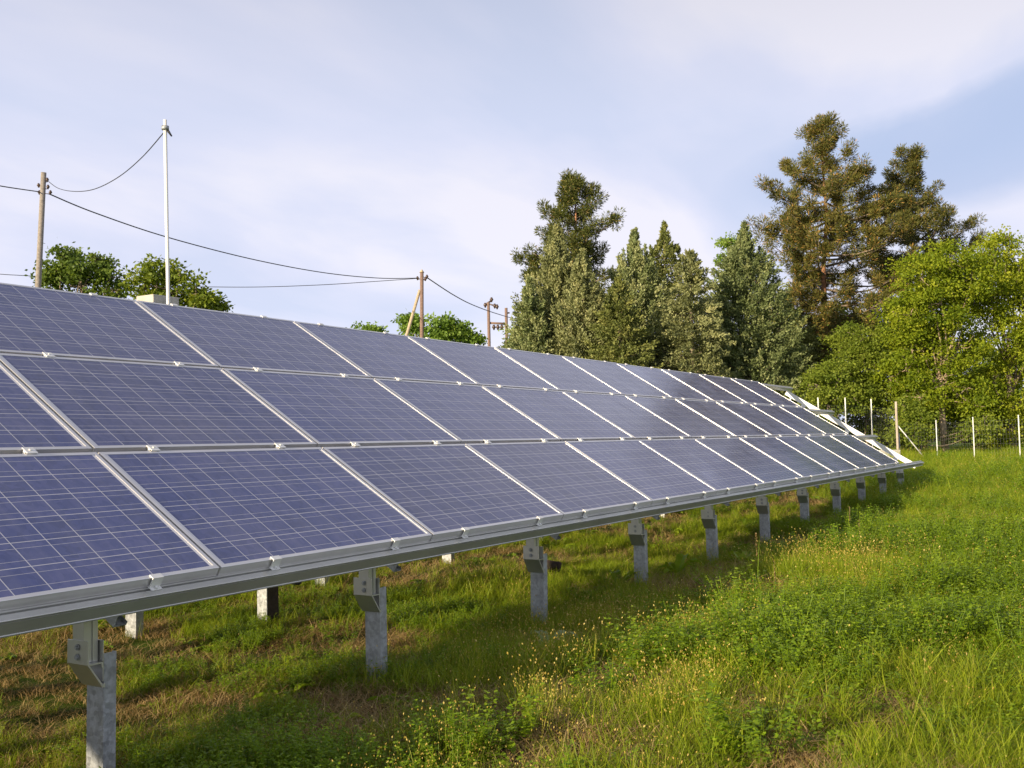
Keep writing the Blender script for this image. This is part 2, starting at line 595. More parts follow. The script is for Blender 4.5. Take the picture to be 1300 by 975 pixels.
def rail_profile(s0, s1):
    n1 = -FH - .001
    n0 = n1 - RH
    m_ = (s0 + s1) / 2
    return [(s0 + .002, n0), (s1 - .004, n0), (s1 - .004, n0 + .006), (s1, n0 + .010), (s1, n0 + .055), (s1 - .004, n0 + .059), (s1 - .004, n1), (m_ + .006, n1), (m_ + .006, n1 - .016), (m_ - .006, n1 - .016),
            (m_ - .006, n1), (s0 + .002, n1), (s0, n1 - .002), (s0, n1 - .007), (s0 + .005, n1 - .008), (s0 + .005, n1 - .011), (s0, n1 - .012), (s0, n0 + .010), (s0 - .003, n0 + .008), (s0 - .003, n0 + .002)]


rail_s = [(-.052, .024), (PY - .014 - .012 - .024, PY - .014 - .012 + .05), (2 * PY - .05 + 0.0, 2 * PY + .024), (3 * PY - .045, 3 * PY + .03)]
rail_s = [(-.058, .022)]
for k in (1, 2):
    cgap = (k - 1) * PY + (.0130 if k > 1 else 0) + PH + ((k * PY + .0130) - ((k - 1) * PY + (.0130 if k > 1 else 0) + PH)) / 2
    rail_s.append((cgap - .038, cgap + .038))
s_top = 2 * PY + .0130 + PH
rail_s.append((s_top - .022, s_top + .056))
clampX = []
for c_ in range(-1, 10):
    clampX += [c_ * PX + .355, c_ * PX + 1.31]


def clamp_mesh(kind):
    bm = bmesh.new()
    w = .028
    if kind == 'end':        # Z clamp hooking over the lower frame edge
        prof = [(-.030, -FH), (.0, -FH), (.0, -FH + .004), (-.007, -FH + .004), (-.007, .0015), (.016, .0015), (.016, .006), (-.012, .006), (-.012, -FH + .004), (-.030, -FH + .004)]
        bm_prism(bm, prof, 'x', -w, w)
        bm_tube(bm, [(0, -.021, -FH + .004), (0, -.021, -FH + .013)], .007, 6)
    else:
        h = (PY - PH) / 2 + .012
        g_ = (PY - PH) / 2 - .005
        prof = [(-h, .0015), (-g_, .0015), (-g_, -.022), (g_, -.022), (g_, .0015), (h, .0015), (h, .006), (-h, .006)]
        bm_prism(bm, prof, 'x', -w, w)
        bm_tube(bm, [(0, 0, .006), (0, 0, .012)], .007, 6)
    me = bm_done(bm, 'clamp')
    me.materials.append(MT['bright_steel'])
    return me


CL_END, CL_MID = clamp_mesh('end'), clamp_mesh('mid')
for k, (s0, s1) in enumerate(rail_s):
    bm = bmesh.new()
    bm_prism(bm, rail_profile(s0, s1), 'x', RX0, RX1, TS)
    ro = obj('rail', bm, MT['rail'], array)
    for cx in clampX:
        co = link('clamp', CL_END if k in (0, 3) else CL_MID, None, ro)
        if k == 0: L = Matrix.Translation((cx, 0, 0))
        elif k == 3: L = Matrix.Translation((cx, s_top, 0)) @ Matrix.Rotation(math.pi, 4, 'Z')
        else: L = Matrix.Translation((cx, (s0 + s1) / 2, 0))
        co.matrix_local = TS @ L

# string cable drooping between ties under the lower panels
rc = np.random.default_rng(3)
bm = bmesh.new()
x = RX0 + .3
path = []
while x < RX1 - 2.6:
    w = rc.uniform(.5, .95); dz = rc.uniform(.01, .05)
    for k in range(8):
        t = k / 8
        path.append(TS @ Vector((x + w * t, .14 + rc.normal(0, .002), -FH - .02 - dz * 4 * t * (1 - t))))
    x += w
bm_tube(bm, path, .004, 5)
obj('string_cable', bm, MT['cable'], array)

# supports
postX = [-8.09, -6.16, -4.23, -2.30, -.37, 1.56, 3.55, 5.50, 7.45, 9.38, 11.28, 13.2, 15.05, 16.88, 18.72]
n_raft_top = -FH - .001 - RH - .001
RD = .115
CXO = (-.105, -.04)          # rafter / column x offset from the post axis


def slope_pt(s, n):          # -> (y, z)
    return (s * SX - n * SY, Z0 + s * SY + n * SX)


def zline(y, n):             # z of the plane n = const at world y
    s = (y + n * SY) / SX
    return Z0 + s * SY + n * SX


for ix, xp in enumerate(postX):
    last = ix == len(postX) - 1
    g0 = float(gz(xp, .35))
    # rafter: C-section beam following the slope
    bm = bmesh.new()
    n1, n0 = n_raft_top, n_raft_top - (.095 if last else RD)
    rx = .40 if last else 0
    x0, x1 = xp + CXO[0] + rx, xp + CXO[1] + rx
    sA, sB = .005, 3.10
    t_ = .005
    prof = [(x0, n0), (x1, n0), (x1, n0 + .018), (x1 - t_, n0 + .018), (x1 - t_, n0 + t_), (x0 + t_, n0 + t_), (x0 + t_, n1 - t_), (x1 - t_, n1 - t_), (x1 - t_, n1 - .018), (x1, n1 - .018), (x1, n1), (x0, n1)]
    bm_prism(bm, prof, 'y', sA, sB, TS)
    raf = obj('rafter', bm, MT['bright_steel' if last else 'galv'], array)  # end rafter and its cleats: sun glare put into a paler steel colour
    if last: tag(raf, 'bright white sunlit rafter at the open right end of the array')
    # cleats hanging on the rafter
    for s in (.42, 1.55, 2.62):
        bm = bmesh.new()
        bm_box(bm, x0 - .012, x0 - .001, s - .05, s + .05, n0 - .075, n0 + .06, .003, TS)
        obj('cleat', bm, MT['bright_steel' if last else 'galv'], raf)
    for yy, zt in ((.35, .615), (2.52, 1.90)):
        g0 = float(gz(xp, yy))
        zt = zt + (g0 * .35 if yy < 1 else 0)
        # driven pile, sigma section open towards +x
        bm = bmesh.new()
        a0, a1, b0, b1, w = xp - .030, xp + .034, yy - .056, yy + .056, .006
        prof = [(a0, b0), (a1, b0), (a1, b0 + .022), (a1 - w, b0 + .022), (a1 - w, b0 + w), (a0 + w, b0 + w), (a0 + w, b1 - w), (a1 - w, b1 - w), (a1 - w, b1 - .022), (a1, b1 - .022), (a1, b1), (a0, b1)]
        lean = rng.normal(0, .006)
        T = Matrix.Translation((xp, yy, 0)) @ Matrix.Rotation(lean, 4, 'X') @ Matrix.Rotation(rng.normal(0, .004), 4, 'Y') @ Matrix.Translation((-xp, -yy, 0))
        bm_prism(bm, prof, 'z', g0 - .4, zt, T)
        post = obj('post', bm, MT['galv'], array)
        # aluminium head bracket: face plate, slanting foot, back plate
        bm = bmesh.new()
        zb = zt + .068
        y0, y1 = yy - .070, yy + .066
        xo = xp - .122
        th = .006
        prof = [(xo, zb), (xo, zb - .100), (xp - .046, zb - .208), (xp - .034, zb - .208), (xp - .034, zb - .190), (xp - .040, zb - .190), (xp - .044, zb - .196),
                (xo + th + .004, zb - .104), (xp - .052, zb - .104), (xp - .052, zb - .122), (xp - .046, zb - .122), (xp - .046, zb - .098), (xo + th, zb - .098), (xo + th, zb)]
        bm_prism(bm, prof, 'y', y0, y1, T)
        bm_box(bm, xp - .0385, xp - .0335, y0 + .01, y1 + .005, zb - .185, zb - .008, .001, T)
        br = obj('bracket', bm, MT['alu'], post)
        for dz in (.028, .070):
            bm = bmesh.new()
            bm_tube(bm, [(xo - .010, yy - .008, zb - dz), (xo + .002, yy - .008, zb - dz)], .009, 6)
            bm_tube(bm, [(xo - .003, yy - .008, zb - dz), (xo + .001, yy - .008, zb - dz)], .014, 12)
            obj('bolt', bm, MT['galv'], post)
        # adjustable column between the bracket and the rafter
        bm = bmesh.new()
        ca, cb_, cc, cd = xp - .112, xp - .042, yy - .037, yy + .037
        ztop = zline(yy - .037, n_raft_top - RD) - .004
        zbot = zb - .097
        prof = [(ca, cc), (ca + .026, cc), (ca + .026, cc + .005), (ca + .044, cc + .005), (ca + .044, cc), (cb_, cc), (cb_, cd), (ca, cd)]
        bm_prism(bm, prof, 'z', zbot, ztop)
        obj('column', bm, MT['alu'], post)


# ------------------------------------------------------------------ leaf geometry in numpy
def rand_unit(n, r=rng):
    v = r.normal(size=(n, 3))
    return v / np.linalg.norm(v, axis=1, keepdims=True)


def leaf_mesh(name, C_, Dv, L, Wd, var, m, bend=0.0):
    """diamond leaves: base point C_, direction Dv, length L, width Wd, colour variable var"""
    n = len(C_)
    Dv = Dv / (np.linalg.norm(Dv, axis=1, keepdims=True) + 1e-9)
    side = np.cross(Dv, rand_unit(n))
    side /= (np.linalg.norm(side, axis=1, keepdims=True) + 1e-9)
    L = np.broadcast_to(L, (n,))[:, None]
    Wd = np.broadcast_to(Wd, (n,))[:, None]
    mid = C_ + Dv * L * .5
    V = np.empty((n, 4, 3))
    V[:, 0] = C_
    V[:, 1] = mid + side * Wd * .5
    V[:, 2] = C_ + Dv * L
    V[:, 3] = mid - side * Wd * .5
    me = bpy.data.meshes.new(name)
    me.vertices.add(n * 4)
    me.vertices.foreach_set('co', V.reshape(-1))
    me.loops.add(n * 4)
    me.loops.foreach_set('vertex_index', np.arange(n * 4, dtype=np.int32))
    me.polygons.add(n)
    me.polygons.foreach_set('loop_start', np.arange(0, n * 4, 4, dtype=np.int32))
    me.polygons.foreach_set('loop_total', np.full(n, 4, dtype=np.int32))
    at_ = me.attributes.new('leafvar', 'FLOAT', 'FACE')
    at_.data.foreach_set('value', np.clip(var, 0, 1).astype(np.float32))
    me.update()
    me.validate()
    me.materials.append(m)
    return me


def limb_path(a, b, sag=.15, n=6, r=rng):
    a, b = np.array(a, float), np.array(b, float)
    L = np.linalg.norm(b - a)
    pts = []
    off = r.normal(size=3) * L * .06
    for i in range(n + 1):
        t = i / n
        p = a + (b - a) * t
        p = p + off * math.sin(math.pi * t) + np.array([0, 0, -sag * L * math.sin(math.pi * t) * .5])
        pts.append(p)
    return pts


def base_of(px, D, x_off=0):
    p = at(px, 540, D)
    return np.array([p[0], p[1], float(gz(p[0], p[1]))])


# pixel ellipses in the photograph -> real ellipsoids at that depth; depth extent equals the width
def blobs_from(px_list, D, r):
    out = []
    for (x, y, rx, ry) in px_list:
        d = D + r.uniform(-.35, .35) * rx * D / FPX * 1.3
        c = at(x, y, d)
        out.append((c, rx * d / FPX, ry * d / FPX))
    return out


def broadleaf(label, cat, px_base, D, px_blobs, m, bark, density=9.0, leaf=.12, group=None, trunk_r=.16, name='broadleaf_tree', seed=1, trunk_top=.5, back=True, clump_r=.34):
    r = np.random.default_rng(seed)
    base = base_of(px_base, D)
    bl = blobs_from(px_blobs, D, r)
    if back:   # more lobes round the back so that the crown is round
        cx = np.mean([b[0] for b in bl], axis=0)
        f2 = np.array([FWD[0], FWD[1], 0]); f2 /= np.linalg.norm(f2)
        ext = np.mean([b[1] for b in bl])
        for (c, a, b) in list(bl):
            if r.random() < .8:
                bl.append((c + f2 * r.uniform(.9, 1.7) * ext + np.array([0, 0, -.15 * ext]), a * r.uniform(.8, 1.0), b * r.uniform(.75, .95)))
    root = empty(name, base, label, cat, group)
    top = np.mean([b[0] for b in bl], axis=0)
    bm = bmesh.new()
    ttop = base + (top - base) * np.array([.6, .6, 1]) * 1.0
    H = ttop[2] - base[2]
    tp = [base + np.array([0, 0, -.3]), base + (ttop - base) * .3 + np.array([.05, .05, 0]), base + (ttop - base) * .65, ttop]
    bm_tube(bm, [p - base for p in tp], [trunk_r * 1.2, trunk_r, trunk_r * .7, trunk_r * .3], 9)
    for (c, a, b) in bl:
        f = r.uniform(.35, .8)
        s = base + (ttop - base) * f
        bm_tube(bm, [p - base for p in limb_path(s, c, .12, 5, r)], list(np.linspace(trunk_r * .38, .015, 6)), 5)
        for _ in range(4):
            e = c + rand_unit(1, r)[0] * np.array([a, a, b]) * .75
            bm_tube(bm, [p - base for p in limb_path(c, e, .1, 3, r)], list(np.linspace(.03, .008, 4)), 4)
    obj('trunk', bm, bark, root)
    Cs, Ds, Vs = [], [], []
    for (c, a, b) in bl:
        vol = a * a * b * 4.19
        nc = max(6, int(density * (a * b) ** 1.0 * 3.0))
        u = rand_unit(nc, r)
        rad = r.uniform(.45, 1.0, nc) ** .55
        ccs = c + u * rad[:, None] * np.array([a, a, b])
        for cc in ccs:
            k = int(r.integers(45, 95))
            sz = r.uniform(.6, 1.25) * clump_r
            q = r.normal(size=(k, 3)) * np.array([sz, sz, sz * .55]) * .66
            Cs.append(cc + q)
            dd = rand_unit(k, r) * .9 + q / (sz + 1e-6) * .5 + np.array([0, 0, -.15])
            Ds.append(dd)
            Vs.append(r.normal(.5 + r.normal(0, .17), .15, k))
    Cc = np.concatenate(Cs); Dd = np.concatenate(Ds); Vv = np.concatenate(Vs)
    ok = Cc[:, 2] > base[2] + .05
    Cc, Dd, Vv = Cc[ok], Dd[ok], Vv[ok]
    n = len(Cc)
    me = leaf_mesh('crown', Cc - base, Dd, r.uniform(.75, 1.3, n) * leaf, r.uniform(.5, .85, n) * leaf, Vv, m)
    link('crown', me, None, root)
    return root


def pine(label, px_base, px_top, D, outline, m, seed, nb=70, group=None, trunk_r=.26, crown_from=.25, tuft=.42, elev=(10, 40), per=46):
    """outline: list of (pixel y, left half width px, right half width px) from top to bottom, around the trunk line"""
    r = np.random.default_rng(seed)
    base = base_of(px_base, D)
    topw = at(px_top[0], px_top[1], D)
    root = empty('pine_tree', base, label, 'pine tree', group)
    axis_ = topw - base
    H = axis_[2]
    ys = [o[0] for o in outline]
    right = np.array([RGT[0], RGT[1], 0]); right /= np.linalg.norm(right)
    fw = np.array([FWD[0], FWD[1], 0]); fw /= np.linalg.norm(fw)

    def py_of(z):           # pixel row of height z at this depth
        return 487.5 - ((z - CAM[2]) / D - FWD[2] - RGT[2] * (px_base - 650) / FPX) * FPX / UPV[2]

    bm = bmesh.new()
    tps = []
    wob = r.normal(size=(7, 2)) * .12
    for i in range(8):
        t = i / 7
        p = axis_ * t
        if 0 < i < 7: p = p + np.array([wob[i - 1][0], wob[i - 1][1], 0])
        tps.append(p)
    rad = [trunk_r * (1 - .92 * (i / 7) ** 1.1) for i in range(8)]
    tps[0] = tps[0] + np.array([0, 0, -.3])
    bm_tube(bm, tps, rad, 10)
    bmb = bmesh.new()
    Cs, Ds, Vs = [], [], []

    def trunk_at(t):
        f = t * 7; i = min(6, int(f)); return tps[i] + (tps[i + 1] - tps[i]) * (f - i)
    k = 0
    gold = 2.39996
    az = r.uniform(0, 6.28)
    for i in range(nb):
        t = crown_from + (1 - crown_from) * ((i + r.uniform(0, .8)) / nb) ** 1.0
        t = min(.995, t)
        az += gold + r.normal(0, .3)
        dirh = right * math.cos(az) + fw * math.sin(az)
        z = base[2] + H * t
        el = R(r.uniform(*elev)) * (1.0 + .6 * (t > .8))
        # reach: look up the half width a bit above the attachment
        c_ = math.cos(az)
        yy = py_of(z)
        for _ in range(3):
            w_ = np.interp(yy, ys, [(o[1] if c_ < 0 else o[2]) for o in outline]) * D / FPX
            yy = max(ys[0], py_of(z + w_ * (math.tan(el) * .55 + .12)))
        lw = np.interp(yy, ys, [o[1] for o in outline]); rw = np.interp(yy, ys, [o[2] for o in outline])
        wpx = (rw if c_ > 0 else lw) * abs(c_) + .5 * (lw + rw) * (1 - abs(c_))
        L = wpx * D / FPX * (r.uniform(.4, .85) if r.random() < .5 else r.uniform(.9, 1.18))
        if L < .25: L = .25
        a = trunk_at(t)
        b = a + dirh * L + np.array([0, 0, L * math.tan(el) * .55])
        path = limb_path(a, b, .18, 6, r)
        bm_tube(bmb, path, list(np.linspace(max(.02, min(.08, .03 * L)), .012, 7)), 5)
        nt_ = max(3, int(L / .34))
        for j in range(nt_):
            f = 1 - (j / nt_) * .72 * r.uniform(.7, 1)
            ff = f * 6; q = min(5, int(ff)); pc = np.array(path[q]) + (np.array(path[q + 1]) - np.array(path[q])) * (ff - q)
            spread = .24 * L * (1.05 - f) + .12
            pc = pc + r.normal(size=3) * np.array([spread, spread, spread * .45]) + np.array([0, 0, .1])
            kk = int(per * 3.9 * r.uniform(.6, 1.3))
            u = rand_unit(kk, r) + np.array([0, 0, .35]) + dirh * .25
            rr = r.uniform(0, 1, kk)[:, None] ** .5 * tuft * r.uniform(.6, 1.2)
            Cs.append(pc + u * rr * .75)
            Ds.append(u + r.normal(size=(kk, 3)) * .35)
            Vs.append(np.where(r.random(kk) < .07, 1.0, r.normal(.38 + r.normal(0, .09), .13, kk)))
            if j % 2 == 0:
                bm_tube(bmb, [path[q], pc], [.018, .008], 4)
    obj('trunk', bm, MT['pine_bark'], root)
    obj('branches', bmb, MT['bark'], root)
    Cc = np.concatenate(Cs); Dd = np.concatenate(Ds); Vv = np.concatenate(Vs)
    n = len(Cc)
    me = leaf_mesh('crown', Cc, Dd, r.uniform(.15, .28, n), r.uniform(.030, .055, n), Vv, m)
    link('crown', me, None, root)
    return root


def conifer(label, apex, D, outline, m, seed, density=7.0, plume=.95, droop=0.0, up=.8, open_=0.0, group=None, name='cypress_tree', leaf=.12):
    """outline: (fraction down from the apex, half-width px)"""
    r = np.random.default_rng(seed)
    base = base_of(apex[0], D)
    topw = at(apex[0], apex[1], D)
    root = empty(name, base, label, 'conifer', group)
    H = topw[2] - base[2]
    fx = [o[0] for o in outline]; wx = [max(.03, (o[1] * 1.3 - 4 * (1 - o[0])) * D / FPX) for o in outline]
    bm = bmesh.new()
    bm_tube(bm, [(0, 0, -.3), (0.03, 0.02, H * .4), (0, 0, H * .97)], [.2, .13, .02], 9)
    lob = r.uniform(0, 6.28, 6)
    Cs, Ds, Vs = [], [], []
    area = np.trapezoid(wx, fx) * H * 6.28 if hasattr(np, 'trapezoid') else np.trapz(wx, fx) * H * 6.28
    ncl = int(area * density * 1.5)
    fr = []
    wmax = max(wx)
    while len(fr) < ncl:
        f = r.random()
        if r.random() < (np.interp(f, fx, wx) + .12) / (wmax + .12): fr.append(f)
    for f in fr:
        w = np.interp(f, fx, wx)
        az = r.uniform(0, 6.283)
        z = H * (1 - f)
        bump = 1 + .16 * math.sin(3 * az + lob[0] + z * 1.1) + .12 * math.sin(5 * az + lob[1] - z * 2.3) + .10 * math.sin(z * 5.5 + 2 * az + lob[2])
        if open_ and math.sin(z * 3.1 + 3 * az + lob[3]) > 1 - open_ * 1.2: continue
        rd = w * bump * (1.04 - .55 * r.random() ** 1.6)
        dh = np.array([math.cos(az), math.sin(az), 0])
        p = dh * rd + np.array([0, 0, z])
        pl = plume * r.uniform(.6, 1.3) * (.26 + .74 * min(1, f * 3.2))
        d = dh * (1 - up * .6) + np.array([0, 0, up - droop]) + r.normal(size=3) * .16
        if f < .14: d = d * np.array([.3, .3, 1]) + np.array([0, 0, .6])
        d = d / np.linalg.norm(d)
        k = int(r.integers(44, 78))
        t = r.random(k)
        q = p + d * (t[:, None] - .55) * pl + r.normal(size=(k, 3)) * (.125 * pl) * (1.2 - t[:, None])
        Cs.append(q)
        Ds.append(d * .9 + rand_unit(k, r) * .75)
        Vs.append(r.normal(.5 + r.normal(0, .2), .12, k))
        if r.random() < .12:
            bm_tube(bm, [(0, 0, max(.1, z - rd * .35)), tuple(p)], [.035, .01], 4)
    # inner twigs, shade put into their darker colour, keep the crown from being see-through
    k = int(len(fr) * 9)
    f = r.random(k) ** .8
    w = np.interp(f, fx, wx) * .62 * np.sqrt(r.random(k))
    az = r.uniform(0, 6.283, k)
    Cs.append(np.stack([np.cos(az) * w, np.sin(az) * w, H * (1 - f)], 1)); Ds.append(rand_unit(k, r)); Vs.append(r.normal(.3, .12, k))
    obj('trunk', bm, MT['bark'], root)
    Cc = np.concatenate(Cs); Dd = np.concatenate(Ds); Vv = np.concatenate(Vs)
    ok = Cc[:, 2] > .15
    Cc, Dd, Vv = Cc[ok], Dd[ok], Vv[ok]
    n = len(Cc)
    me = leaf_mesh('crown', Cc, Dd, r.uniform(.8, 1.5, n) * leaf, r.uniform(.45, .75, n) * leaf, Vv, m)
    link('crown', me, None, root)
    return root


# ------------------------------------------------------------------ trees
GP = 'pines rising above the other trees'
pine('tall rust-tinged pine with a bare orange trunk, the tallest tree at the right', 1046, (1043, 158), 60,
     [(150, 8, 8), (185, 30, 34), (215, 54, 68), (245, 90, 84), (290, 78, 106), (330, 60, 108), (345, 44, 108), (375, 56, 92), (430, 60, 80), (480, 50, 70)], MT['pine_red'], 11, nb=130, group=GP, elev=(5, 38), tuft=.45, crown_from=.13)
pine('leaning pine with an open crown, just right of the tallest pine', 1172, (1156, 198), 66,
     [(190, 8, 10), (215, 26, 22), (240, 40, 66), (262, 50, 90), (290, 60, 84), (320, 66, 76), (380, 60, 66), (470, 40, 50)], MT['pine_red'], 12, nb=110, group=GP, elev=(15, 45), tuft=.45, crown_from=.18)
pine('dark olive pine standing behind the tan cypresses left of centre', 728, (730, 234), 57,
     [(226, 8, 8), (245, 32, 30), (275, 48, 62), (300, 52, 56), (322, 62, 58), (350, 60, 56), (420, 50, 50)], MT['pine'], 13, nb=95, group=GP, elev=(5, 35), tuft=.44, crown_from=.25)

GC = 'cypress-like conifers behind the panels'
conifer('tan-green cypress with many plume tips, leftmost of the conifers', (712, 284), 50, [(0, 2), (.1, 14), (.25, 26), (.45, 42), (.62, 54), (.8, 58), (1, 50)], MT['cedar_tan'], 21, density=8, group=GC)
conifer('grey-green narrow cypress at the far left edge of the conifer clump', (676, 352), 48, [(0, 2), (.15, 12), (.4, 22), (.7, 28), (1, 26)], MT['cedar_blue'], 22, density=9, group=GC, up=.6)
conifer('tan pointed cypress in front of the dark olive pine', (745, 316), 48, [(0, 2), (.12, 14), (.35, 30), (.6, 38), (1, 40)], MT['cedar_tan'], 23, density=8, group=GC)
conifer('grey-green broad cypress between the tan cypresses and the spindly-topped tree', (812, 288), 50, [(0, 2), (.1, 12), (.25, 26), (.5, 42), (.75, 50), (1, 50)], MT['cedar_blue'], 24, density=8, group=GC)
conifer('dark cypress with a thin spindly top and open branches', (850, 278), 55, [(0, 2), (.08, 8), (.12, 20), (.2, 24), (.45, 34), (.7, 44), (1, 44)], MT['cedar_dark'], 25, density=6.5, group=GC, up=.3, plume=.9, open_=.35)
conifer('dark low cypress filling the gap above the panels', (790, 350), 46, [(0, 3), (.15, 16), (.4, 30), (.7, 42), (1, 44)], MT['cedar_dark'], 26, density=7, group=GC, up=.3, open_=.2)
conifer('pale drooping cypress with ragged grey-tan sprays', (882, 316), 47, [(0, 3), (.1, 16), (.25, 24), (.5, 32), (.75, 38), (1, 38)], MT['cedar_tan'], 27, density=7, group=GC, up=.15, droop=.25, plume=.85, open_=.25)
conifer('pointed blue-green cypress standing alone against the sky left of the tallest pine', (953, 282), 50, [(0, 2), (.08, 12), (.2, 30), (.4, 40), (.6, 46), (.8, 50), (1, 48)], MT['cedar_blue'], 28, density=8, group=GC, up=.55)
conifer('dark green conifer filling the gap between the pointed blue-green cypress and the tallest pine', (1003, 372), 58, [(0, 4), (.15, 18), (.4, 32), (.7, 42), (1, 42)], MT['cedar_dark'], 30, density=7, group=GC, up=.4)
conifer('small dark conifer between the pale drooping cypress and the pointed blue-green one', (912, 384), 52, [(0, 4), (.2, 20), (.5, 32), (1, 36)], MT['cedar_dark'], 29, density=7, group=GC, up=.3)

broadleaf('small pale tree with thin leafy twigs peeping up behind the pointed cypress', 'tree', 925, 60, [(926, 308, 9, 10), (921, 330, 8, 9), (928, 350, 14, 14), (924, 385, 18, 20)], MT['spring'], MT['bark'], density=5, leaf=.16, seed=31, trunk_r=.1, clump_r=.3)
broadleaf('big lime-green tree with a pale trunk behind the fence', 'tree', 1200, 46,
          [(1168, 350, 34, 30), (1205, 330, 34, 26), (1155, 400, 30, 34), (1195, 385, 40, 36), (1235, 350, 34, 34), (1172, 445, 36, 30), (1215, 440, 40, 36), (1188, 482, 34, 22), (1228, 492, 30, 20), (1150, 470, 24, 26), (1170, 505, 26, 16), (1205, 508, 26, 14), (1238, 515, 26, 16)],
          MT['lime'], MT['bark_pale'], density=9.5, leaf=.125, seed=32, trunk_r=.15)
broadleaf('lime-green tree at the right edge with upright twigs on top', 'tree', 1285, 48,
          [(1262, 320, 22, 22), (1280, 300, 14, 14), (1295, 335, 26, 30), (1258, 372, 34, 34), (1300, 390, 36, 40), (1268, 430, 38, 36), (1305, 460, 36, 36), (1262, 490, 34, 28), (1330, 350, 34, 40), (1335, 430, 34, 44), (1300, 520, 36, 26), (1262, 522, 30, 20), (1285, 548, 30, 18)],
          MT['lime'], MT['bark'], density=9.5, leaf=.125, seed=33, trunk_r=.18)
broadleaf('leafy mid-green shrub beyond the upper end of the white rafter', 'shrub', 1060, 47, [(1040, 490, 22, 20), (1066, 478, 26, 26), (1050, 512, 26, 18), (1085, 506, 24, 22)], MT['bush'], MT['bark'], density=10, leaf=.12, seed=34, name='shrub', trunk_r=.07, group='shrubs beyond the fence')
broadleaf('tall olive-green shrub behind the taller fence section', 'shrub', 1100, 49, [(1095, 430, 30, 26), (1110, 462, 32, 28), (1085, 455, 22, 26), (1120, 498, 30, 26), (1098, 510, 26, 22), (1128, 535, 22, 22)], MT['bush'], MT['bark'], density=13, leaf=.12, seed=35, name='shrub', trunk_r=.08, group='shrubs beyond the fence')
broadleaf('low dark thicket under the right-hand lime tree', 'shrub', 1245, 50, [(1175, 520, 26, 22), (1215, 530, 30, 26), (1250, 535, 30, 26), (1285, 545, 32, 28), (1320, 545, 30, 28), (1160, 550, 24, 16)], MT['lime'], MT['bark'], density=13, leaf=.12, seed=36, name='shrub', trunk_r=.06, group='shrubs beyond the fence')
broadleaf('bright green shrub right of the corner post, under the lime-green tree', 'shrub', 1165, 44.5, [(1150, 520, 18, 22), (1166, 536, 14, 18), (1158, 552, 22, 14), (1236, 550, 20, 12), (1250, 540, 18, 18)], MT['bush'], MT['bark'], density=11, leaf=.13, seed=46, name='shrub', trunk_r=.05, group='shrubs beyond the fence')
broadleaf('low bright thicket along the foot of the taller fence section', 'shrub', 1090, 50, [(1040, 540, 24, 20), (1075, 545, 26, 18), (1110, 550, 26, 16), (1140, 548, 24, 16)], MT['bush'], MT['bark'], density=13, leaf=.12, seed=37, name='shrub', trunk_r=.05, group='shrubs beyond the fence')
broadleaf('dark shaded thicket standing between the pine trunks', 'shrub', 1010, 66, [(975, 480, 30, 30), (1010, 450, 30, 34), (1040, 440, 28, 30), (1020, 500, 34, 30), (1075, 410, 28, 26), (1140, 430, 30, 40), (1180, 500, 34, 44), (1240, 480, 40, 50), (1290, 480, 40, 50)], MT['olive_dark'], MT['bark'], density=6, leaf=.18, seed=38, name='shrub', trunk_r=.1, group='shrubs beyond the fence')

broadleaf('dark loosely branched tree beside the leaning wooden pole', 'tree', 100, 34, [(80, 322, 12, 10), (72, 345, 16, 14), (104, 340, 16, 16), (122, 330, 9, 8), (98, 364, 26, 18), (140, 352, 15, 12), (145, 368, 16, 12), (62, 350, 8, 16), (110, 400, 46, 30)], MT['olive_dark'], MT['bark'], density=7, leaf=.13, seed=41, trunk_r=.14, clump_r=.24)
broadleaf('rounded green tree behind the white metal pole', 'tree', 215, 32, [(200, 348, 26, 18), (228, 345, 20, 18), (185, 362, 24, 16), (216, 368, 30, 18), (250, 372, 20, 12), (262, 382, 12, 10), (210, 400, 60, 26)], MT['bush'], MT['bark'], density=9, leaf=.13, seed=42, trunk_r=.14, clump_r=.26)
broadleaf('bright spring-green tree behind the braced wooden pole', 'tree', 560, 58, [(530, 410, 16, 14), (552, 410, 18, 12), (575, 415, 20, 14), (590, 428, 16, 10), (517, 408, 8, 10), (602, 430, 8, 6), (560, 440, 46, 24)], MT['spring'], MT['bark'], density=5.5, leaf=.2, seed=43, trunk_r=.12, clump_r=.32)
broadleaf('small distant tree whose top just clears the panels left of the braced pole', 'tree', 468, 62, [(462, 418, 8, 5), (476, 420, 8, 5), (468, 440, 26, 18)], MT['spring'], MT['bark'], density=5, leaf=.18, seed=44, trunk_r=.1)
broadleaf('small pale bush top between the twin-pole frame and the conifers', 'tree', 662, 60, [(655, 425, 8, 10), (664, 432, 14, 10), (660, 450, 26, 18)], MT['spring'], MT['bark'], density=6, leaf=.16, seed=45, trunk_r=.08)

# ------------------------------------------------------------------ poles, wires
def round_pole(name, label, top_px, mid_px, D, r0, r1, m, group=None, seg=12):
    top = at(*top_px, D); mid = at(*mid_px, D)
    d = (mid - top)
    base = top + d * ((top[2] - .0) / (-d[2]))
    g = float(gz(base[0], base[1]))
    base = top + d * ((top[2] - g) / (-d[2]))
    root = empty(name, base, label, 'pole', group)
    bm = bmesh.new()
    bm_tube(bm, [(base - base) + np.array([0, 0, -.4]) - d / np.linalg.norm(d) * 0, (top - base) * .5, top - base], [r0, (r0 + r1) / 2, r1], seg)
    obj('shaft', bm, m, root)
    return root, base, top


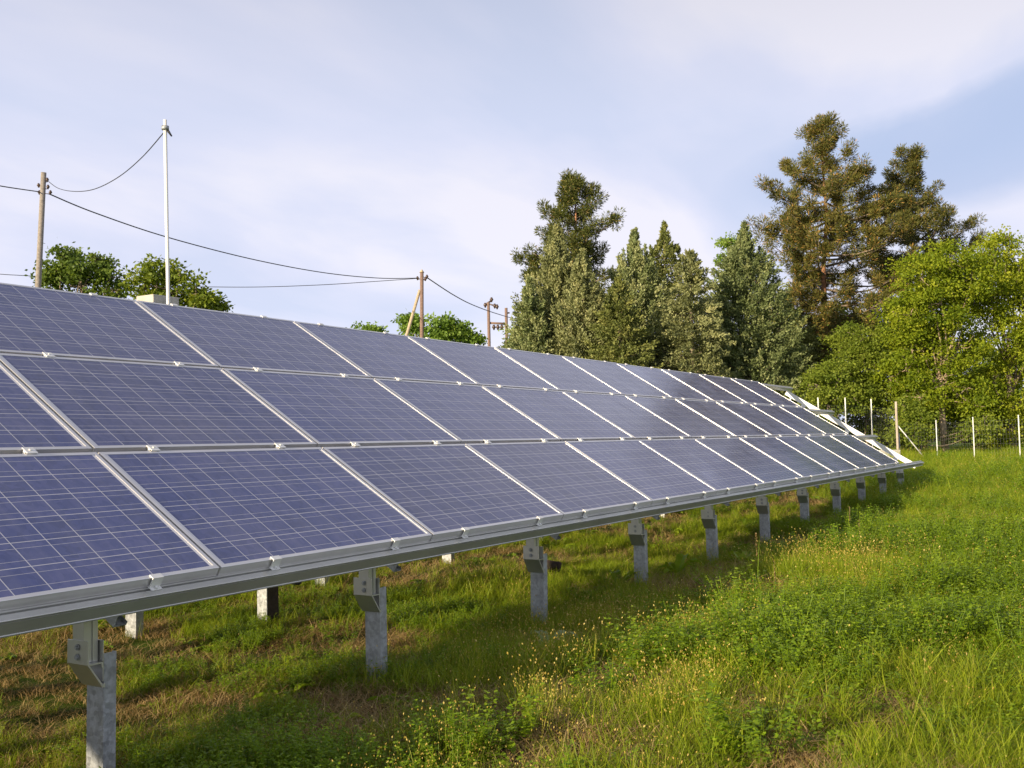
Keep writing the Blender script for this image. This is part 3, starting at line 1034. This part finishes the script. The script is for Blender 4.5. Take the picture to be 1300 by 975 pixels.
def insulator(root, p, base, parent_name='insulator', arm=None, s=1.0):
    bm = bmesh.new()
    q = Vector(p - base)
    bm_tube(bm, [q + Vector((0, 0, -.09 * s)), q + Vector((0, 0, -.05 * s)), q + Vector((0, 0, -.03 * s)), q, q + Vector((0, 0, .03 * s))], [.015 * s, .03 * s, .05 * s, .035 * s, .02 * s], 8)
    if arm is not None:
        bm_tube(bm, [Vector(arm - base), q + Vector((0, 0, -.08 * s))], .012 * s, 6)
    obj(parent_name, bm, MT['porcelain'], root)


D1 = 25
rootA, bA, tA = round_pole('utility_pole', 'weathered wooden pole leaning slightly, at the left edge', (55.5, 219), (48.5, 362), D1, .085, .062, MT['wood'], 'wooden line poles')
for (px, py, ax, ay) in ((60, 227, 55, 232), (61, 236, 54, 240), (49, 234, 54, 236), (64, 243, 54, 245), (50, 243, 53, 246)):
    insulator(rootA, at(px, py, D1), bA, arm=at(ax, ay, D1), s=.9)

D2 = 14
rootW, bW, tW = round_pole('metal_pole', 'tall slim white metal pole with a cable hooked near its top', (209.5, 152), (213.5, 378), D2, .027, .024, MT['white_pole'])
bm = bmesh.new()
bm_tube(bm, [at(210, 162, D2) - bW, at(214, 167, D2) - bW, at(218, 173, D2) - bW], [.012, .018, .010], 6)
obj('hook', bm, MT['cable'], rootW)
bm = bmesh.new()
bm_tube(bm, [at(209.8, 160, D2) - bW, at(209.9, 165, D2) - bW], .050, 12)
obj('collar', bm, MT['galv'], rootW)

# concrete pillar with slab cap behind the white pole
pc = at(200, 377, 15.5)
gk = float(gz(pc[0], pc[1]))
rootK = empty('concrete_pillar', (pc[0], pc[1], gk), 'square concrete pillar with a flat slab on top, just behind the white pole', 'pillar')
bm = bmesh.new(); bm_box(bm, -.17, .19, -.15, .15, -.3, pc[2] - gk - .13, .01); obj('shaft', bm, MT['concrete'], rootK)
bm = bmesh.new(); bm_box(bm, -.24, .25, -.19, .19, pc[2] - gk - .127, pc[2] - gk, .008); obj('slab', bm, MT['concrete'], rootK)

D3 = 40
rootB, bB, tB = round_pole('utility_pole', 'reddish wooden pole propped by a diagonal pale brace, above the middle of the panels', (535.5, 346), (535.5, 425), D3, .085, .07, MT['wood_red'], 'wooden line poles')
bm = bmesh.new()
a_ = at(533, 368, D3); b_ = at(517, 423, D3); dd = b_ - a_
e_ = a_ + dd * ((a_[2] - .3) / (-dd[2]))
bm_tube(bm, [a_ - bB, e_ - bB], [.06, .075], 10)
obj('brace', bm, MT['wood_pale'], rootB)
bm = bmesh.new(); bm_tube(bm, [tB - bB - np.array([0, 0, .0]), tB - bB + np.array([0, 0, .12])], [.10, .02], 10); obj('cap', bm, MT['wood_pale'], rootB)
for (px, py, ax) in ((540, 353, 536), (542, 350, 536), (530, 352, 535)):
    insulator(rootB, at(px, py, D3), bB, arm=at(ax, py + 1, D3), s=1.3)

D4 = 75
hA, hB = at(620, 384, D4), at(642.5, 391, D4)
gH = float(gz(hA[0], hA[1]))
baseH = np.array([hA[0], hA[1], gH])
rootH = empty('twin_pole_frame', baseH, 'far twin-pole transformer frame with a crossbar, left of the conifers', 'pole')
for tp_ in (hA, hB):
    bm = bmesh.new()
    bm_tube(bm, [np.array([tp_[0], tp_[1], gH - .3]) - baseH, tp_ - baseH], [.14, .11], 10)
    obj('shaft', bm, MT['wood_red'], rootH)
bm = bmesh.new(); bm_tube(bm, [at(621, 410, D4) - baseH, at(642, 411, D4) - baseH], .09, 6); obj('crossbar', bm, MT['wood_red'], rootH)
for px in (627, 632, 637):
    insulator(rootH, at(px, 414, D4), baseH, s=3.2)
bm = bmesh.new(); bm_tube(bm, [at(615.5, 387, D4) - baseH, at(625, 381, D4) - baseH], .07, 6); bm_tube(bm, [at(621, 386, D4) - baseH, at(631, 389, D4) - baseH], .06, 6); obj('crossarm', bm, MT['porcelain'], rootH)
for (px, py) in ((624, 377), (628, 385), (616, 384), (631, 386)):
    insulator(rootH, at(px, py + 2, D4), baseH, s=3.0)
bm = bmesh.new(); bm_tube(bm, [at(641, 398, D4) - baseH, at(647, 397, D4) - baseH], .06, 6); obj('crossarm', bm, MT['porcelain'], rootH)


def wire(label, pts, r_, ends=2):
    """pts: (px, py, D) knots, smoothed"""
    P_ = [Vector(at(*p)) for p in pts]
    out = []
    n = len(P_)
    for i in range(n - 1):
        p0, p1, p2, p3 = P_[max(i - 1, 0)], P_[i], P_[i + 1], P_[min(i + 2, n - 1)]
        for k in range(10):
            t = k / 10
            out.append(.5 * ((2 * p1) + (p2 - p0) * t + (2 * p0 - 5 * p1 + 4 * p2 - p3) * t * t + (3 * p1 - p0 - 3 * p2 + p3) * t ** 3))
    out.append(P_[-1])
    c = out[0].copy()
    bm = bmesh.new()
    bm_tube(bm, [p - c for p in out], r_, 6)
    o = obj('overhead_cable', bm, MT['cable'], None, c)
    return tag(o, label, 'cable', 'overhead cables')


wire('thin cable sagging between the leaning wooden pole and the white metal pole', [(60, 229, 25), (74, 239, 23.5), (95, 243, 21.5), (120, 240, 19.5), (150, 225, 17.5), (180, 200, 15.7), (209, 167, 14)], .008)
wire('dark cable entering from the left edge to the leaning wooden pole', [(-60, 224, 21), (0, 236, 23), (50, 243.5, 25)], .013)
wire('long dark cable falling from the leaning wooden pole to the braced pole', [(62, 246, 25), (120, 270, 27), (212, 301, 30), (320, 329, 33.5), (410, 346, 37), (480, 353, 39), (532, 353, 40)], .016)
wire('low cable crossing behind the trees to the braced pole', [(-60, 342, 36), (0, 348, 36), (46, 351, 36.5), (160, 361, 37), (300, 364.5, 37.8), (400, 362, 38.5), (480, 357, 39.4), (530, 353.5, 40)], .013)
wire('cable descending from the braced pole past the twin-pole frame', [(543, 353, 40), (575, 374, 46), (600, 387, 52), (630, 398, 60), (660, 406, 68), (700, 412, 80)], .022)

# ------------------------------------------------------------------ fences
def fence(name, label, pts, heights, post_r, mesh_h, group=None, corner=None):
    """pts: list of (px, D) feet; heights in metres"""
    feet = []
    for (px, D) in pts:
        p = at(px, 575, D)
        feet.append(np.array([p[0], p[1], float(gz(p[0], p[1]))]))
    root = empty(name, feet[0], label, 'fence', group)
    o0 = feet[0]
    for i, (f, h) in enumerate(zip(feet, heights)):
        bm = bmesh.new()
        if corner == i:
            bm_box(bm, -.04, .04, -.04, .04, -.3, h, .008)
            bm_box(bm, -.12, .12, -.12, .12, -.2, .12, .02)
            m = MT['pink_post']
        else:
            w = post_r
            bm_prism(bm, [(-w, -w), (w, -w), (w, -w + .006), (-w + .006, -w + .006), (-w + .006, w), (-w, w)], 'z', -.3, h)
            m = MT['galv']
        bmesh.ops.translate(bm, vec=Vector(f - o0), verts=bm.verts[:])
        obj('post', bm, m, root)
    bm = bmesh.new()
    def strip(a, b, t):
        a, b = Vector(a), Vector(b)
        d = (b - a).normalized(); s = d.cross(Vector((0, 0, 1)))
        if s.length < .1: s = d.cross(Vector((1, 0, 0)))
        s.normalize(); u = d.cross(s)
        v = [bm.verts.new(p + q) for p in (a, b) for q in (s * t, -s * t * .5 + u * t * .87, -s * t * .5 - u * t * .87)]
        for k in range(3):
            bm.faces.new([v[k], v[(k + 1) % 3], v[3 + (k + 1) % 3], v[3 + k]])
    for a, b in zip(feet, feet[1:]):
        a, b = a - o0, b - o0
        L = np.linalg.norm(b - a)
        nh = int(mesh_h / .16)
        for k in range(nh + 1):
            z = np.array([0, 0, .06 + k * mesh_h / nh])
            strip(a + z, b + z, .0016)
        nv = int(L / .16)
        for k in range(nv):
            p = a + (b - a) * (k / nv)
            strip(p + np.array([0, 0, .06]), p + np.array([0, 0, .06 + mesh_h]), .0010)
    obj('wire_mesh', bm, MT['wire_mesh'], root)
    return root, feet


rf, feetA = fence('wire_fence', 'taller wire mesh fence section running behind the white rafter to the corner post',
                  [(1006, 33.5), (1041, 35), (1075.5, 36.5), (1108.5, 38), (1140, 40)], [2.42, 2.42, 2.45, 2.45, 2.45],   .018, 2.1, 'wire fences', corner=4)
rf2, feetB = fence('wire_fence', 'lower wire mesh fence section running from the corner post towards the right edge',
                   [(1142.5, 40.2), (1190, 41), (1237, 38), (1295, 35.5), (1370, 33), (1460, 31)], [1.2, 1.72, 1.72, 1.72, 1.72, 1.72], .018, 1.5, 'wire fences')
# diagonal stay of the corner post
bm = bmesh.new()
c0 = feetA[-1]; 
e0 = at(1182, 581, 40.6); e0[2] = float(gz(e0[0], e0[1])) - .1
bm_tube(bm, [np.array([c0[0], c0[1], c0[2] + 1.55]) - feetB[0], e0 - feetB[0]], .022, 8)
obj('stay', bm, MT['bright_steel'], rf2)
# pale concrete kerb block at the corner post
pk = at(1127, 574, 37.5); gk = float(gz(pk[0], pk[1]))
bm = bmesh.new(); bm_box(bm, -.42, .42, -.18, .18, -.2, .55, .02)
kb = obj('concrete_block', bm, MT['concrete'], None, (pk[0], pk[1], gk)); kb.rotation_euler = (0, 0, R(-50))
tag(kb, 'low pale concrete block at the foot of the fence corner post', 'concrete block')

# dark post behind the array and the lying pipe
for (px, py, lab) in ((340, 775, 'dark square post with one sunlit edge standing under the panels'),):
    p = at(px, py, 7.75)
    g = float(gz(p[0], p[1]))
    root = empty('timber_post', (p[0], p[1], g), lab, 'post')
    bm = bmesh.new(); bm_box(bm, -.05, .07, -.05, .05, -.2, .95, .006); o = obj('shaft', bm, MT['dark_wood'], root)
    bm = bmesh.new(); bm_box(bm, -.062, -.052, -.05, .05, -.2, .95, .002); obj('sunlit_edge_strip', bm, MT['galv'], root)  # sunlit side of the post put in as a paler strip
    bm = bmesh.new()
    bm_tube(bm, [(.08, 0, .42), (.16, -.02, .30), (.30, -.04, .27), (.42, -.05, .36), (.48, -.06, .55)], .011, 6)
    obj('cable', bm, MT['cable'], root)
p = at(697, 692, 9.6); g = float(gz(p[0], p[1]))
bm = bmesh.new()
v0, v1 = Vector((.10, .12, .17)), Vector((.20, 0.0, .13))
bm_tube(bm, [v0, v1], .045, 14); bm_tube(bm, [v1 - (v1 - v0).normalized() * .03, v1 + (v1 - v0).normalized() * .004], .05, 14)
o = obj('pipe', bm, MT['dark_wood'], None, (p[0], p[1], g)); tag(o, 'short dark pipe lying in the grass under the panels', 'pipe')

# ------------------------------------------------------------------ grass and weeds
protos = bpy.data.collections.new('meadow_plants')      # never linked to the scene


def blades(n, hmin, hmax, wid, spread, lean, r, curve=.4, vmu=.45, m=None, name='x', tipcol=0, seeds=False):
    V, F, A, MI = [], [], [], []
    for i in range(n):
        a = r.uniform(0, 6.283); rr = spread * math.sqrt(r.random())
        b = np.array([rr * math.cos(a), rr * math.sin(a), -.01])
        la = r.uniform(0, 6.283)
        ld = np.array([math.cos(la), math.sin(la), 0])
        h = r.uniform(hmin, hmax); ln = lean * r.uniform(.2, 1.2) * h
        w = wid * r.uniform(.6, 1.3)
        sd_ = np.array([-ld[1], ld[0], 0]) * math.cos(1.0) + ld * .5 * r.choice([-1, 1])
        sd_ /= np.linalg.norm(sd_)
        v = np.clip(r.normal(vmu, .18), 0, 1)
        pts = []
        for t in (0, .4, .75, 1):
            p = b + np.array([0, 0, h * (t - curve * .35 * t * t)]) + ld * ln * t ** 1.8
            pts.append(p)
        k = len(V)
        for p, ww in zip(pts[:3], (w, w * .85, w * .5)):
            V += [p - sd_ * ww / 2, p + sd_ * ww / 2]
        V.append(pts[3])
        F += [(k, k + 1, k + 3, k + 2), (k + 2, k + 3, k + 5, k + 4), (k + 4, k + 5, k + 6)]
        A += [v, v, min(1, v + .1)]
        MI += [0, 0, 0]
        if seeds and r.random() < seeds:
            c = pts[3]; s = r.uniform(.0025, .0042); L = r.uniform(.008, .015)
            up = (pts[3] - pts[2]); up /= np.linalg.norm(up)
            x = np.cross(up, [0, 1, 0.01]); x /= np.linalg.norm(x); y = np.cross(up, x)
            k = len(V)
            V += [c, c + up * L * .5 + x * s, c + up * L * .5 - x * .5 * s + y * .87 * s, c + up * L * .5 - x * .5 * s - y * .87 * s, c + up * L]
            F += [(k, k + 1, k + 2), (k, k + 2, k + 3), (k, k + 3, k + 1), (k + 4, k + 2, k + 1), (k + 4, k + 3, k + 2), (k + 4, k + 1, k + 3)]
            vv = r.random(); A += [vv] * 6; MI += [1] * 6
    return V, F, A, MI


def leafy(nst, hmin, hmax, leaf, r, spread=.05, per=10, lean=.5, narrow=.75, vmu=.5):
    """stems carrying small three-part leaves"""
    V, F, A, MI = [], [], [], []
    for i in range(nst):
        a = r.uniform(0, 6.283); rr = spread * math.sqrt(r.random())
        b = np.array([rr * math.cos(a), rr * math.sin(a), 0])
        la = a + r.normal(0, .5)
        h = r.uniform(hmin, hmax)
        tip = b + np.array([math.cos(la) * h * lean, math.sin(la) * h * lean, h])
        k = len(V); s = np.array([.0015, .0015, 0])
        V += [b - s, b + s, tip + s * .5, tip - s * .5]; F.append((k, k + 1, k + 2, k + 3)); A.append(.4); MI.append(0)
        for j in range(per):
            t = .25 + .75 * (j + r.random()) / per
            p = b + (tip - b) * t
            out = r.uniform(0, 6.283)
            pd = np.array([math.cos(out), math.sin(out), r.uniform(-.1, .5)])
            q = p + pd * leaf * r.uniform(.4, 1.2)
            for kk in (-1, 0, 1):
                an = out + kk * 1.0 + r.normal(0, .2)
                d = np.array([math.cos(an), math.sin(an), r.uniform(-.25, .45)]); d /= np.linalg.norm(d)
                sdv = np.cross(d, [0, 0, 1]) + np.array([0, 0, r.normal(0, .35)]); sdv /= np.linalg.norm(sdv)
                L = leaf * r.uniform(.7, 1.25); W = L * narrow * .5
                k = len(V)
                V += [q, q + d * L * .35 + sdv * W * .8, q + d * L * .75 + sdv * W * .7, q + d * L, q + d * L * .75 - sdv * W * .7, q + d * L * .35 - sdv * W * .8]
                F += [(k, k + 1, k + 2, k + 3), (k, k + 3, k + 4, k + 5)]
                v = np.clip(r.normal(vmu, .17), 0, 1); A += [v, min(1, v + .05)]; MI += [0, 0]
    return V, F, A, MI


def rosette(n, Lmin, Lmax, r, wid=.28, rise=.6, seg=5, vmu=.5):
    """broad, arching, wavy-edged leaves from one root"""
    V, F, A, MI = [], [], [], []
    for i in range(n):
        a = 6.283 * i / n + r.normal(0, .35)
        L = r.uniform(Lmin, Lmax); W = L * wid * r.uniform(.8, 1.2)
        d = np.array([math.cos(a), math.sin(a), 0]); s = np.array([-d[1], d[0], 0])
        ri = rise * r.uniform(.5, 1.3)
        v = np.clip(r.normal(vmu, .15), 0, 1)
        k = len(V)
        for j in range(seg + 1):
            t = j / seg
            c = d * L * t * (1 - .15 * ri) + np.array([0, 0, L * ri * (t - .75 * t * t)])
            w = W * (math.sin(math.pi * min(1, t * .9 + .08)) ** .8) * (1 + r.uniform(-.12, .12)) * .5 + .003
            if j == seg: w = .002
            wv = r.normal(0, .08) * W
            V += [c - s * w + np.array([0, 0, w * .5 + wv]), c, c + s * w + np.array([0, 0, w * .5 - wv])]
        for j in range(seg):
            q = k + 3 * j
            F += [(q, q + 1, q + 4, q + 3), (q + 1, q + 2, q + 5, q + 4)]; A += [v, min(1, v + .08)]; MI += [0, 0]
    return V, F, A, MI


def mesh_from(name, data, mats):
    V, F, A, MI = data
    me = bpy.data.meshes.new(name)
    me.from_pydata([tuple(v) for v in V], [], F)
    a = me.attributes.new('leafvar', 'FLOAT', 'FACE')
    a.data.foreach_set('value', np.array(A, np.float32))
    me.polygons.foreach_set('material_index', np.array(MI, np.int32))
    for m in mats: me.materials.append(m)
    me.update()
    return me


def proto(idx, data, mats):
    me = mesh_from('meadow_plant_mesh', data, mats)
    o = bpy.data.objects.new('meadow_plant_%02d' % idx, me)
    protos.objects.link(o)


rg = np.random.default_rng(99)
G, CLV, STR, SEE = MT['grass'], MT['clover'], MT['straw'], MT['seed']
for i in range(4): proto(i, blades(52, .05, .16, .0042, .09, .8, rg), [G])                        # 0-3 short grass
for i in range(3): proto(4 + i, blades(34, .12, .27, .0040, .08, .7, rg, vmu=.5), [G])             # 4-6 long grass
for i in range(3): proto(7 + i, blades(16, .16, .30, .0022, .10, .35, rg, vmu=.75, seeds=.9), [G, SEE])  # 7-9 seed heads
for i in range(3): proto(10 + i, leafy(12, .05, .17, .0135, rg, .07, 11), [CLV])                       # 10-12 leafy weed
for i in range(2): proto(13 + i, leafy(9, .12, .28, .017, rg, .06, 16, .35), [CLV])                  # 13-14 tall leafy weed
for i in range(3): proto(15 + i, blades(30, .05, .18, .005, .12, 1.7, rg, curve=1.1), [STR])        # 15-17 dry straw
for i in range(2): proto(18 + i, rosette(9, .08, .17, rg, .34, .75, 6), [CLV])                                   # 18-19 rosette
NPRO = 20


def vnoise(x, y, s, seed):
    r = np.random.default_rng(seed)
    g = r.random((64, 64))
    u, v = x * s + 100, y * s + 100
    i, j = np.floor(u).astype(int), np.floor(v).astype(int)
    fu, fv = u - i, v - j
    fu, fv = fu * fu * (3 - 2 * fu), fv * fv * (3 - 2 * fv)
    a, b, c, d = g[i % 64, j % 64], g[(i + 1) % 64, j % 64], g[i % 64, (j + 1) % 64], g[(i + 1) % 64, (j + 1) % 64]
    return (a * (1 - fu) + b * fu) * (1 - fv) + (c * (1 - fu) + d * fu) * fv


def scatter(d0, d1, dens, scale, seed):
    r = np.random.default_rng(seed)
    half = 1.0           # lateral half-width per metre of depth, wide enough for a step to the side
    f2 = FWD[:2] / np.linalg.norm(FWD[:2]); r2 = RGT[:2] / np.linalg.norm(RGT[:2])
    A = half * (d1 * d1 - d0 * d0) * .72
    n = int(A * dens)
    d = np.sqrt(r.uniform(d0 * d0, d1 * d1, n))
    l = r.uniform(-.72, .72, n) * d
    x = CAM[0] + f2[0] * d + r2[0] * l
    y = CAM[1] + f2[1] * d + r2[1] * l
    return x, y, np.full(n, scale) * r.uniform(.7, 1.35, n), r


pts, rots, scls, idxs = [], [], [], []
for (d0, d1, dens, sc, seed) in ((1.2, 4.5, 720, .85, 1), (4.5, 9, 430, 1.0, 2), (9, 18, 170, 1.25, 3), (18, 34, 60, 1.6, 4), (34, 62, 16, 2.3, 5)):
    x, y, s, r = scatter(d0, d1, dens, sc, seed)
    n = len(x)
    dry = vnoise(x, y, .9, 5) * .6 + vnoise(x, y, 2.7, 6) * .4
    # the ground under the array, most of all towards its near end, is drier
    under = np.clip(1 - np.abs(y - 1.4) / 2.4, 0, 1) * (x < 18)
    near_end = np.clip((5 - x) / 6, 0, 1)
    dry = dry + .16 * under + .30 * under * near_end + .10 * np.exp(-((y - 2.3) / .5) ** 2) * (x < 15)
    dry = dry - .05 * np.clip(-y / .8, 0, 1)
    wet = vnoise(x, y, .7, 8) * .6 + vnoise(x, y, 2.2, 9) * .4
    hgt = vnoise(x, y, .5, 10) * .6 + vnoise(x, y, 1.9, 11) * .4
    u = r.random(n)
    k = r.integers(0, 4, n)
    k = np.where((u < .30 * (hgt > .45)), 4 + r.integers(0, 3, n), k)
    sd_zone = np.exp(-((y + .55) / .9) ** 2) * (x < 9) * (x > -1) * (.35 + 1.2 * (vnoise(x, y, 1.1, 14) > .5))
    u2 = r.random(n)
    k = np.where(u2 <   .015 + .34 * np.clip(sd_zone, 0, 1), 7 + r.integers(0, 3, n), k)
    u3 = r.random(n)
    k = np.where(u3 < np.clip((wet - .38) * 1.8, 0, .50), 10 + r.integers(0, 3, n), k)
    k = np.where((u3 < np.clip((wet - .50) * 1.2, 0, .22)) & (y < 0), 13 + r.integers(0, 2, n), k)
    u4 = r.random(n)
    k = np.where(u4 < np.clip((dry - .52) * 3.2, 0, .92), 15 + r.integers(0, 3, n), k)
    u5 = r.random(n)
    k = np.where(u5 < .028, 18 + r.integers(0, 2, n), k)
    # bare spots
    keep = ~((dry > .74) & (r.random(n) < .55))
    short = np.clip(np.exp(-((y - 1.2) / 1.6) ** 2), 0, 1) * .3 * (x < 17)
    s = s * (1 - short) * (.75 + .5 * hgt) * (1 - .35 * np.exp(-((y - 2.3) / .7) ** 2) * (x < 17))
    keep &= ~((np.abs(y - 2.2) < .0))
    x, y, s, k = x[keep], y[keep], s[keep], k[keep]
    pts.append(np.stack([x, y, gz(x, y)], 1)); scls.append(s); idxs.append(k)
    rots.append(np.stack([r.normal(0, .08, len(x)), r.normal(0, .08, len(x)), r.uniform(0, 6.283, len(x))], 1))
pts = np.concatenate(pts); rots = np.concatenate(rots); scls = np.concatenate(scls); idxs = np.concatenate(idxs)
me = bpy.data.meshes.new('meadow_grass')
me.vertices.add(len(pts)); me.vertices.foreach_set('co', pts.reshape(-1))
a = me.attributes.new('rot', 'FLOAT_VECTOR', 'POINT'); a.data.foreach_set('vector', rots.astype(np.float32).reshape(-1))
a = me.attributes.new('scl', 'FLOAT', 'POINT'); a.data.foreach_set('value', scls.astype(np.float32))
a = me.attributes.new('kind_index', 'INT', 'POINT'); a.data.foreach_set('value', idxs.astype(np.int32))
me.update()
print('tufts', len(pts))
go = link('meadow_grass', me)
tag(go, 'uneven meadow grass and small weeds with straw patches, covering the ground', 'grass', kind='stuff')
ng = bpy.data.node_groups.new('scatter_meadow', 'GeometryNodeTree')
ng.interface.new_socket('Geometry', in_out='INPUT', socket_type='NodeSocketGeometry')
ng.interface.new_socket('Geometry', in_out='OUTPUT', socket_type='NodeSocketGeometry')
gi = ng.nodes.new('NodeGroupInput'); gout = ng.nodes.new('NodeGroupOutput')
ci = ng.nodes.new('GeometryNodeCollectionInfo')
ci.inputs['Collection'].default_value = protos
ci.inputs['Separate Children'].default_value = True
ci.inputs['Reset Children'].default_value = True
iop = ng.nodes.new('GeometryNodeInstanceOnPoints')
iop.inputs['Pick Instance'].default_value = True


def nattr(nm, ty):
    n = ng.nodes.new('GeometryNodeInputNamedAttribute'); n.data_type = ty
    n.inputs['Name'].default_value = nm
    return n.outputs['Attribute']


e2r = ng.nodes.new('FunctionNodeEulerToRotation')
ng.links.new(nattr('rot', 'FLOAT_VECTOR'), e2r.inputs[0])
ng.links.new(gi.outputs[0], iop.inputs['Points'])
ng.links.new(ci.outputs[0], iop.inputs['Instance'])
ng.links.new(nattr('kind_index', 'INT'), iop.inputs['Instance Index'])
ng.links.new(e2r.outputs[0], iop.inputs['Rotation'])
ng.links.new(nattr('scl', 'FLOAT'), iop.inputs['Scale'])
ng.links.new(iop.outputs[0], gout.inputs[0])
md = go.modifiers.new('scatter', 'NODES'); md.node_group = ng

# ------------------------------------------------------------------ individual weeds one can point to
def weed_at(px, py, D):
    p = at(px, py, D)
    return np.array([p[0], p[1], float(gz(p[0], p[1]))])


def ground_hit(px, py, z=0.1):
    d = at(px, py, 1.0) - CAM
    t = (z - CAM[2]) / d[2]
    p = CAM + d * t
    z = float(gz(p[0], p[1]))
    t = (z + .02 - CAM[2]) / d[2]
    p = CAM + d * t
    return np.array([p[0], p[1], float(gz(p[0], p[1]))])


def weed(name, label, cat, px, py, parts, group=None):
    p = ground_hit(px, py)
    root = empty(name, p, label, cat, group)
    for (nm, data, m) in parts:
        link(nm, mesh_from(nm, data, [m]), None, root)
    return root


rw = np.random.default_rng(5)


def stem_data(h, r, lean=.1, w=.004):
    return blades(1, h, h, w, 0, lean, r, .1)


def spike_data(h0, h1, r, n=26, rad=.02):
    V, F, A, MI = [], [], [], []
    for i in range(n):
        z = r.uniform(h0, h1); a = r.uniform(0, 6.28)
        c = np.array([0, 0, z]); d = np.array([math.cos(a), math.sin(a), .8]); d /= np.linalg.norm(d)
        s = np.cross(d, [0, 0, 1]); s /= np.linalg.norm(s); L = rad * r.uniform(.7, 1.4)
        k = len(V); V += [c, c + d * L * .5 + s * L * .25, c + d * L, c + d * L * .5 - s * L * .25]; F.append((k, k + 1, k + 2, k + 3)); A.append(r.random()); MI.append(0)
    return V, F, A, MI


weed('thistle_leaf_plant', 'pale grey-green broad-leaved plant rising beside the foot of the third post', 'plant', 700, 822, [('leaves', rosette(5, .20, .32, rw, .36, 1.35, 11), MT['sage'])])
GD = 'dock plants under the panels'
for (px, py, lab) in ((785, 745, 'dock plant with long upright leaves left of the fourth post'), (945, 718, 'dock plant with arching leaves right of the fifth post'), (860, 730, 'dock plant with a tilted leaf between the fourth and fifth posts')):
    weed('dock_plant', lab, 'plant', px, py, [('leaves', rosette(6, .25, .42, rw, .28, 1.3, 6), MT['clover'])], GD)
GB = 'bushy leafy weeds in front of the array'
for (px, py, s, lab) in ((980, 790, 1.3, 'bushy weed with rounded leaves at the shade edge, below the sixth post'), (1060, 705, 1.2, 'bushy weed at the shade edge in front of the eighth post'), (825, 862, 1.0, 'bright green bushy weed below the fourth post'),
                         (965, 970, 1.3, 'tall bright weed at the bottom edge, right of centre'), (640, 960, 1.0, 'bright leafy weed at the bottom edge, near the centre'), (760, 890, .9, 'leafy weed among the yellow seed heads'),
                         (900, 770, 1.1, 'dark bushy weed in front of the fifth post'), (1130, 690, 1.0, 'light green weed in the sunny grass below the last posts'), (1190, 770, .9, 'small leafy clump out in the sunny grass at the right')):
    weed('leafy_weed', lab, 'plant', px, py, [('leaves', leafy(int(22 * s), .12 * s, .32 * s, .024, rw, .12 * s, 18, .5), MT['clover'])], GB)
GS = 'tall seeding weeds at the shade edge'
for (px, py, h, lab) in ((962, 745, .55, 'tall weed with a pale seed spike, left of the sixth post foot'), (1080, 690, .5, 'tall weed with a seed spike in front of the ninth post'), (1092, 700, .42, 'shorter weed with a seed spike just right of the taller one'), (1200, 700, .4, 'seed-spiked weed out in the sunny grass'), (985, 775, .45, 'seed-spiked weed rising from the bushy weed at the shade edge')):
    weed('seeding_weed', lab, 'plant', px, py, [('stem', stem_data(h, rw, .15, .007), MT['clover']), ('leaves', leafy(3, h * .3, h * .6, .03, rw, .02, 8, .3), MT['clover']), ('seed_spike', spike_data(h * .55, h * .95, rw, 70, .014), MT['straw'])], GS)
